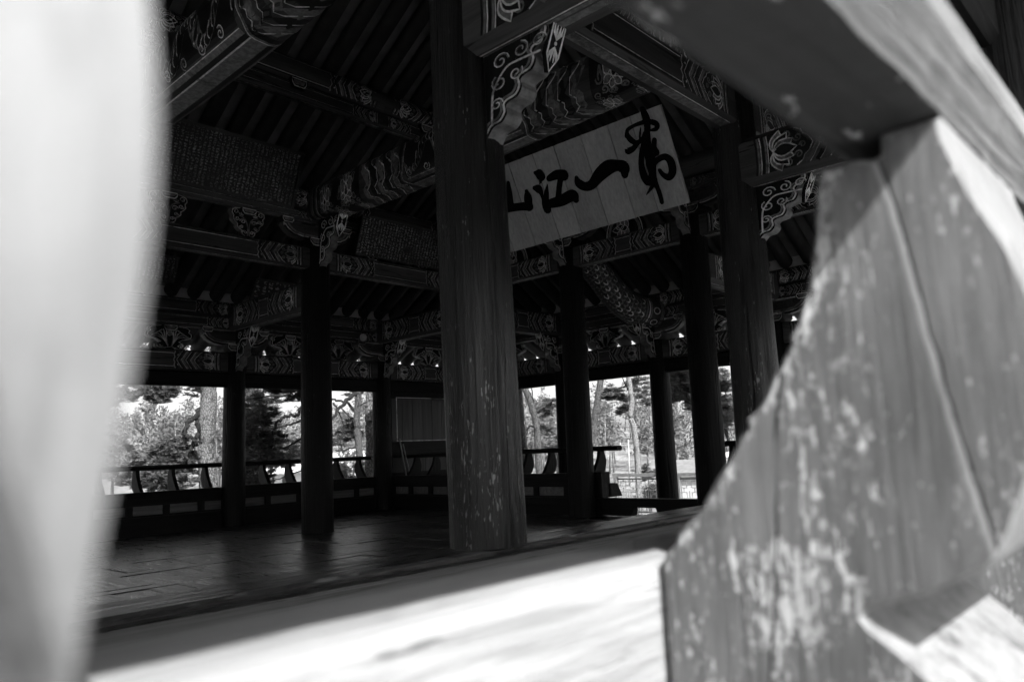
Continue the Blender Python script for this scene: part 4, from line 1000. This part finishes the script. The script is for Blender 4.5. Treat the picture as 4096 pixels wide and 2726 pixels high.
# far wood on the hillside: one mass
F = []; TK = MB()
for i in range(900):
    az = rng.uniform(-.12, 2.2); r = rng.uniform(92, 235)**1.0; x, y = r*math.cos(az), r*math.sin(az); z = ground_z(x, y); h = rng.uniform(6, 10.5); w = rng.uniform(1.6, 3.0)
    kind = rng.random(); n = 260 if r < 150 else 170
    c0 = .45 if kind < .55 else .25
    P_ = np.stack([rng.normal(0, w*.42, n), rng.normal(0, w*.42, n), h*rng.uniform(c0, 1.0, n)], 1)
    P_[:, :2] *= (1.25 - .75*(P_[:, 2:3]/h)); P_ += np.array((x, y, z))
    d = unit(n); s1 = np.cross(d, unit(n)); s1 /= np.linalg.norm(s1, axis=1, keepdims=True); s2 = np.cross(d, s1); a = rng.uniform(.18, .46, (n, 1)); e = rng.uniform(.08, .2, (n, 1))
    F.append(np.stack([P_ + s1*a, P_ + s2*e, P_ - s1*a, P_ - s2*e], 1))
    if r < 200:
        ln = rng.normal(0, .5, 2); TK.tube([(x, y, z-.3), (x + ln[0]*.5, y + ln[1]*.5, z + h*.4), (x + ln[0], y + ln[1], z + h*.85)], [rng.uniform(.10, .18), .11, .04], 5)
fo = tri_mesh('hillside_forest', np.concatenate(F), 'forest', None, 4); tag(fo, 'sunlit pine wood covering the hillside beyond the pavilion', 'forest', kind='stuff')
tk = TK.build('forest_trunks', 'forest_bark', None, True); tag(tk, 'slender pale trunks of the hillside wood', 'forest', kind='stuff')

R_ = lambda x0, x1, y0, y1, k, r, n, d0=-3, d1=3: [(rng.uniform(x0, x1), rng.uniform(y0, y1), r*rng.uniform(.7, 1.3), n, rng.uniform(d0, d1)) for _ in range(k)]
PG = 'pine trees growing round the pavilion'
tree('pine_tree', 'broad pine trunk with plated bark at the far left opening', [(838, 2010), (832, 1900), (826, 1750), (836, 1600), (832, 1450), (822, 1200), (830, 900)], 21, 62,
     [(22, -.6, [(800, 1640), (759, 1681), (739, 1715), (744, 1738), (775, 1760), (800, 1770)]), (20, -.8, [(800, 1680), (793, 1730), (779, 1773), (750, 1813), (756, 1853), (740, 1890)]),
      (9, 1.0, [(800, 1450), (720, 1500), (690, 1545), (668, 1590), (610, 1600)]), (9, 1.0, [(800, 1430), (640, 1470), (540, 1510), (480, 1560)]), (8, .5, [(795, 1780), (740, 1800), (680, 1800), (620, 1830)])],
     [(640, 1572, 32, 300, 0), (600, 1566, 26, 200, 0), (685, 1556, 20, 110, 0), (500, 1560, 36, 240, .5), (440, 1590, 36, 200, .5), (700, 1785, 36, 360, 0), (650, 1800, 32, 260, 0), (620, 1850, 28, 160, 0), (700, 1840, 40, 260, 0), (745, 1835, 30, 140, 0), (640, 1915, 40, 260, 0), (720, 1920, 40, 220, 0), (570, 1925, 34, 200, 0), (780, 1560, 25, 100, 2), (560, 1330, 60, 300, 1), (700, 1345, 50, 240, 2), (900, 1360, 50, 240, 2)], group=PG, dens=1.5)
tree('pine_tree', 'dense dark pine with bending boughs filling the second opening', [(1290, 2010), (1280, 1850), (1265, 1700), (1270, 1500), (1262, 1300)], 19, 46,
     [(17, -.5, [(1270, 1560), (1205, 1635), (1185, 1660), (1140, 1665), (1110, 1690), (1085, 1730), (1050, 1738), (985, 1765)]), (11, .4, [(1270, 1660), (1205, 1680), (1150, 1700), (1080, 1712), (1010, 1740)]), (9, .3, [(1270, 1740), (1205, 1755), (1160, 1780), (1110, 1800), (1020, 1830)]),
      (10, -.4, [(1270, 1520), (1190, 1560), (1130, 1580), (1060, 1585), (980, 1600)]), (8, .2, [(1260, 1860), (1180, 1890), (1090, 1920)])],
     R_(965, 1200, 1545, 1600, 9, 24, 120) + R_(965, 1090, 1610, 1740, 12, 26, 140) + R_(965, 1210, 1750, 1850, 15, 26, 120) + R_(965, 1080, 1850, 1950, 8, 26, 170) + R_(1020, 1330, 1330, 1400, 8, 40, 160), group=PG, dens=1.3)
tree('pine_tree', 'slim dark trunk with a heavy slanting bough, behind the third opening', [(1440, 1985), (1437, 1800), (1427, 1700), (1432, 1600), (1440, 1500), (1446, 1350)], 24, 27,
     [(20, -.6, [(1445, 1560), (1395, 1595), (1350, 1640), (1310, 1700)]), (14, .5, [(1420, 1645), (1395, 1615), (1340, 1598), (1300, 1590)]), (8, -.3, [(1335, 1612), (1352, 1640), (1370, 1685), (1372, 1720), (1362, 1760), (1370, 1810)]), (5, .2, [(1365, 1630), (1400, 1670), (1440, 1715), (1462, 1745)]), (9, 0, [(1425, 1790), (1390, 1795), (1340, 1800)])],
     [(1395, 1700, 28, 330, .5), (1375, 1735, 24, 220, .5), (1415, 1740, 24, 220, .5), (1350, 1760, 24, 180, .5), (1400, 1560, 26, 130, 1)] + R_(1335, 1500, 1850, 1935, 8, 26, 160), limb_bark='bark_shaded', bark='bark_grey', group=PG)
tree('pine_tree', 'dappled sunlit trunk beside the far corner column', [(1470, 1985), (1484, 1800), (1478, 1680), (1484, 1560), (1492, 1400)], 20, 40, [(7, .2, [(1478, 1610), (1460, 1612), (1430, 1625)])], [(1470, 1545, 18, 60, 1)], group=PG)
tree('pine_tree', 'pale trunk hugging the right edge of the central column', [(2104, 1960), (2094, 1800), (2084, 1680), (2074, 1540), (2066, 1400)], 18, 34, [], [(2110, 1500, 30, 100, 0)], bark='bark_pale', group=PG)
tree('pine_tree', 'forked grey trunk in the opening right of the central column', [(2160, 1960), (2157, 1893), (2151, 1781), (2145, 1691), (2130, 1640), (2114, 1590), (2094, 1540), (2080, 1450)], 25, 27,
     [(16, .3, [(2138, 1655), (2128, 1610), (2112, 1560), (2100, 1500)]), (8, .3, [(2134, 1620), (2130, 1580), (2126, 1540)]), (9, -.3, [(2150, 1650), (2190, 1620), (2220, 1596), (2236, 1615)]), (9, .3, [(2145, 1710), (2118, 1705), (2105, 1735), (2104, 1790)])],
     [(2200, 1620, 20, 140, 0), (2175, 1650, 22, 160, .5), (2185, 1725, 22, 200, .6), (2225, 1610, 15, 80, 0), (2110, 1800, 20, 120, 0)], bark='bark_grey', group=PG)
tree('pine_tree', 'leaning grey trunk between the two columns on the right', [(2330, 1960), (2350, 1850), (2367, 1753), (2378, 1683), (2390, 1606), (2402, 1520), (2410, 1400)], 27, 30, [], [(2350, 1720, 20, 80, 1), (2330, 1350, 50, 260, 1), (2440, 1380, 40, 200, 1)], bark='bark_grey', group=PG)
tree('pine_tree', 'crooked pale trunk leaning over the metal deck fence', [(2556, 1960), (2553, 1893), (2547, 1800), (2534, 1703), (2521, 1665), (2527, 1606), (2514, 1508), (2500, 1400)], 23, 23,
     [(8, -.3, [(2512, 1560), (2500, 1535), (2490, 1510)]), (7, .4, [(2510, 1545), (2480, 1550), (2450, 1570), (2425, 1590)]), (6, .5, [(2520, 1635), (2490, 1640), (2465, 1650)])],
     [(2450, 1568, 22, 240, .3), (2480, 1585, 22, 220, .5), (2435, 1590, 16, 120, .4), (2480, 1640, 15, 120, .6), (2505, 1632, 12, 80, .5), (2560, 1540, 32, 260, 1), (2585, 1590, 30, 220, 1)], bark='bark_pale', group=PG)
tree('pine_tree', 'bright leafy pine seen between the right-hand columns', [(2940, 1960), (2930, 1800), (2905, 1715), (2880, 1600), (2860, 1450)], 17, 22,
     [(7, .2, [(2890, 1640), (2820, 1600), (2740, 1560), (2690, 1540)]), (6, .2, [(2880, 1580), (2800, 1520), (2720, 1480)]), (6, 0, [(2890, 1680), (2900, 1600), (2910, 1500)])],
     R_(2680, 2780, 1480, 1640, 14, 24, 190, -1, 1) + R_(2870, 2930, 1430, 1700, 10, 22, 150, -1, 1), needle='needle_pale', group=PG)
for i, (x_, y_, d_, lab) in enumerate([(560, 1880, 42, 'pale young pine below the hillside at far left'), (450, 1850, 48, 'pale bushy pine half veiled by the blurred post'), (1160, 1790, 46, 'pale pine behind the dark boughs of the second opening'), (2230, 1800, 60, 'small pine at the foot of the hill right of the central column')]):
    tree('pine_tree', lab, [(x_, y_+60), (x_+3, y_), (x_-4, y_-60)], d_, 10, [], R_(x_-75, x_+75, y_-55, y_+45, 16, 30, 130, -2, 2), needle='needle_pale', tuft=(.34, .035, 8), group='young pines on the slope')
for x_, y_, d_, lab in [(2592, 1878, 30, 'small spiky pine seedling above the metal deck fence'), (2600, 1960, 26, 'leafy bush behind the bars of the metal deck fence')]:
    tree('shrub', lab, [(x_, y_+25), (x_, y_)], d_, 4, [], [(x_, y_, 18, 200, 0), (x_-10, y_+22, 18, 160, 0), (x_+12, y_+20, 18, 160, 0)], cat='shrub', tuft=(.14, .012, 8))

# ------------------------------------------------------------------ houses, pole, deck fence
MT['white_wall'] = plain('white_house_wall', .72, .8, .08, 1); MT['glass'] = plain('window_glass', .05, .15, .2, 1, .6); MT['house_roof'] = plain('house_roof', .18, .8, .2, 2); MT['siding'] = plain('grey_siding', .38, .8, .12, 2)
def house(name, label, p, d, face_w, depth, h, roof_h, wins, roofm='house_roof', wallm='white_wall', two=False, turn=0.0):
    c = px(p, d); gz = ground_z(c.x, c.y) - .3; v = Vector((c.x, c.y, 0)).normalized(); v = Matrix.Rotation(turn, 3, 'Z') @ v; u = Vector((v.y, -v.x, 0)); O = Vector((c.x, c.y, gz)); th = empty(name, O, label, 'house')
    mb = MB(); mb.prism([(-face_w/2, 0), (face_w/2, 0), (face_w/2, h), (-face_w/2, h)], O, u, (0, 0, 1), v*depth); w = mb.build('wall', wallm, th)
    mb = MB(); ov = .5; mb.prism([(-ov, h), (depth+ov, h), (depth/2, h+roof_h)], O - u*(face_w/2+ov), v, (0, 0, 1), u*(face_w+2*ov)); mb.build('roof', roofm, th)
    for (x0, x1, z0, z1) in wins:
        mb = MB(); mb.prism([(x0, z0), (x1, z0), (x1, z1), (x0, z1)], O - v*.10, u, (0, 0, 1), v*.12); f = mb.build('window', 'white_wall', th)
        nx_ = max(1, round((x1-x0)/.8))
        for i in range(nx_):
            a = x0 + .08 + (x1-x0-.08)*i/nx_; bq = x0 + (x1-x0-.08)*(i+1)/nx_
            mb = MB(); mb.prism([(a, z0+.08), (bq, z0+.08), (bq, z1-.08), (a, z1-.08)], O - v*.125, u, (0, 0, 1), v*.02); mb.build('pane', 'glass', f)
    return th, O, u, v
th, O, u, v = house('white_house', 'white two-storey house seen through the railing below the dark pine', (1165, 1932), 105, 13, 8, 5.4, 2.2, [(-2.9, -2.0, .9, 2.2), (-1.2, .6, .9, 2.2), (2.4, 3.6, .6, 2.3), (-.5, .7, 3.6, 4.8), (3.2, 4.3, 3.5, 4.8)], roofm='house_roof')
mb = MB(); mb.prism([(-6.5, 2.55), (6.5, 2.55), (6.5, 2.85), (-6.5, 2.85)], O - v*1.4, u, (0, 0, 1), v*1.38); mb.build('porch_roof', 'white_wall', th)
for q in (-6.2, -3.4, 1.6, 4.3, 6.2):
    mb = MB(); mb.prism([(q-.12, 0), (q+.12, 0), (q+.12, 2.55), (q-.12, 2.55)], O - v*1.35, u, (0, 0, 1), v*.24); mb.build('porch_post', 'white_wall', th)
mb = MB(); mb.prism([(-3.2, .1), (1.5, .1), (1.5, .8), (-3.2, .8)], O - v*.06, u, (0, 0, 1), v*.04); mb.build('siding', 'siding', th)
house('white_house', 'pale wall of a house at the extreme left behind the railing', (425, 1925), 62, 4, 6, 2.6, .9, [(.2, 1.2, .9, 1.9)])
house('white_house', 'pale house glimpsed between the pine trunks of the third opening', (1408, 1800), 120, 9, 7, 3.2, 1.6, [(-1.5, -.3, .9, 2.0), (.6, 1.8, .9, 2.0)], roofm='white_wall')
house('low_house', 'low house with a grey tiled roof right of the thick column', (2840, 1890), 60, 8, 6, 1.9, 1.2, [(-1, 0, .6, 1.4)], roofm='house_roof', wallm='siding')
house('low_house', 'house with a white roof edge high between the right columns', (2915, 1790), 95, 7, 6, 2.6, .5, [(-1, .2, .8, 1.8)], roofm='white_wall', wallm='siding')
pb = px((2516, 1890), 80); gz = ground_z(pb.x, pb.y); UP = empty('utility_pole', (pb.x, pb.y, gz), 'slender white utility pole in front of the hillside wood', 'utility pole')
top = px((2513, 1757), 80); mb = MB(); mb.tube([(pb.x, pb.y, gz), (top.x, top.y, top.z)], [.10, .06], 10); mb.build('pole', 'siding', UP, True)
cr = px((2513, 1778), 80); u = Vector((cr.y, -cr.x, 0)).normalized()
mb = MB(); mb.tube([cr - u*.8, cr + u*.8], .03, 6); mb.build('crossarm', 'siding', UP)
for q in (-.8, 0, .8):
    mb = MB(); p_ = cr + u*q; mb.tube([p_, p_ + Vector((0, 0, .22)), p_ + Vector((0, 0, .3))], [.03, .045, .02], 8); mb.build('insulator', 'white_wall', UP)
for q, e in ((-.8, (2300, 1800)), (.8, (2720, 1800))):
    mb = MB(); a = cr + u*q + Vector((0, 0, .3)); bq = px(e, 88); mid = (a + bq)/2 - Vector((0, 0, .5)); mb.tube([Vector(p) for p in catmull([tuple(a), tuple(mid), tuple(bq)], 6)], .018, 4); mb.build('wire', 'siding', UP)
# deck fence beyond the stair gap
MT['fence'] = plain('grey_fence_metal', .26, .45, .2, 5, .5)
FX = 17.0
def on_x(pxl, pyl, X):
    w_ = ray(pxl, pyl); return EYE + w_*(X/w_.x)
fa, fb_ = on_x(2790, 1893, FX), on_x(2468, 1893, FX); y0f, y1f, ztf = fa.y, fb_.y, fb_.z
FE = empty('metal_fence', (FX, (y0f+y1f)/2, ztf-1.1), 'grey metal deck fence with square lattice beyond the stair gap', 'fence')
Lf = y1f + .1 - (y0f - 3.0); ys_ = y0f - 3.0
def fbox(nm, ya, yb, za, zb, t=.02, m='fence'):
    mb = MB(); mb.box((FX-t, ya, ztf+za), (FX+t, yb, ztf+zb)); return mb.build(nm, m, FE)
fbox('top_rail', ys_, y1f+.12, -.085, 0, .05); fbox('rail', ys_, y1f, -.16, -.125, .025); fbox('rail', ys_, y1f, -1.0, -.96, .025)
yq = y1f
while yq > ys_:
    fbox('post', yq, yq+.10, -1.1, -.09, .05); yq -= 1.9
yq = y1f - .10; sp = .30
while yq > ys_ + .2:
    a, bq = yq - .17, yq
    mb = MB()
    for (ya, yb, za, zb) in ((a, bq, -.215, -.20), (a, bq, -.37, -.355), (a, a+.014, -.355, -.215), (bq-.014, bq, -.355, -.215), ((a+bq)/2-.008, (a+bq)/2+.008, -.20, -.16), ((a+bq)/2-.008, (a+bq)/2+.008, -.47, -.37),
                             (a, bq, -.485, -.47), (a, a+.014, -.96, -.485), (bq-.014, bq, -.96, -.485), ((a+bq)/2+.143, (a+bq)/2+.157, -.96, -.44), (bq, bq+.13, -.30, -.285)):
        mb.box((FX-.011, ya, ztf+za), (FX+.011, yb, ztf+zb))
    mb.build('lattice_unit', 'fence', FE); yq -= sp
dk = MB(); dk.box((15.2, 1.0, ztf-1.25), (FX+.1, y1f+.4, ztf-1.10)); dko = dk.build('deck', plain('deck_boards', .2, .7, .3, 3)); tag(dko, kind='structure')

# ------------------------------------------------------------------ small things
MT['pale_stick'] = plain('pale_stick_wood', .30, .6, .2, 8)
for i, (x0, x1, lab) in enumerate([(10.52, 10.40, 'thin pale stick leaning by the panel wall, left one'), (10.66, 10.49, 'thin pale stick leaning by the panel wall, right one')]):
    mb = MB(); mb.tube([(x0, 12.75, .05), (x1, 12.95, 1.45 - .12*i)], .014, 8); o = mb.build('stick', 'pale_stick'); tag(o, lab, 'stick')
hk = empty('hanging_knob', (9.40, 12.82, 3.52), 'white porcelain knob hanging from a curved iron hook on the far beam', 'hook')
mb = MB(); mb.tube([Vector(p) for p in catmull([(9.36, 12.80, 4.12), (9.44, 12.78, 4.16), (9.50, 12.78, 4.08), (9.47, 12.78, 3.92), (9.40, 12.80, 3.80), (9.37, 12.82, 3.66)], 5)], .012, 6); mb.build('hook', 'dark_z', hk)
mb = MB(); mb.tube([(9.40, 12.86, 3.52), (9.40, 12.83, 3.52), (9.40, 12.80, 3.52), (9.40, 12.76, 3.52), (9.40, 12.74, 3.52)], [.045, .075, .075, .05, .02], 14); mb.build('knob', plain('porcelain', .6, .3, .05), hk, True)
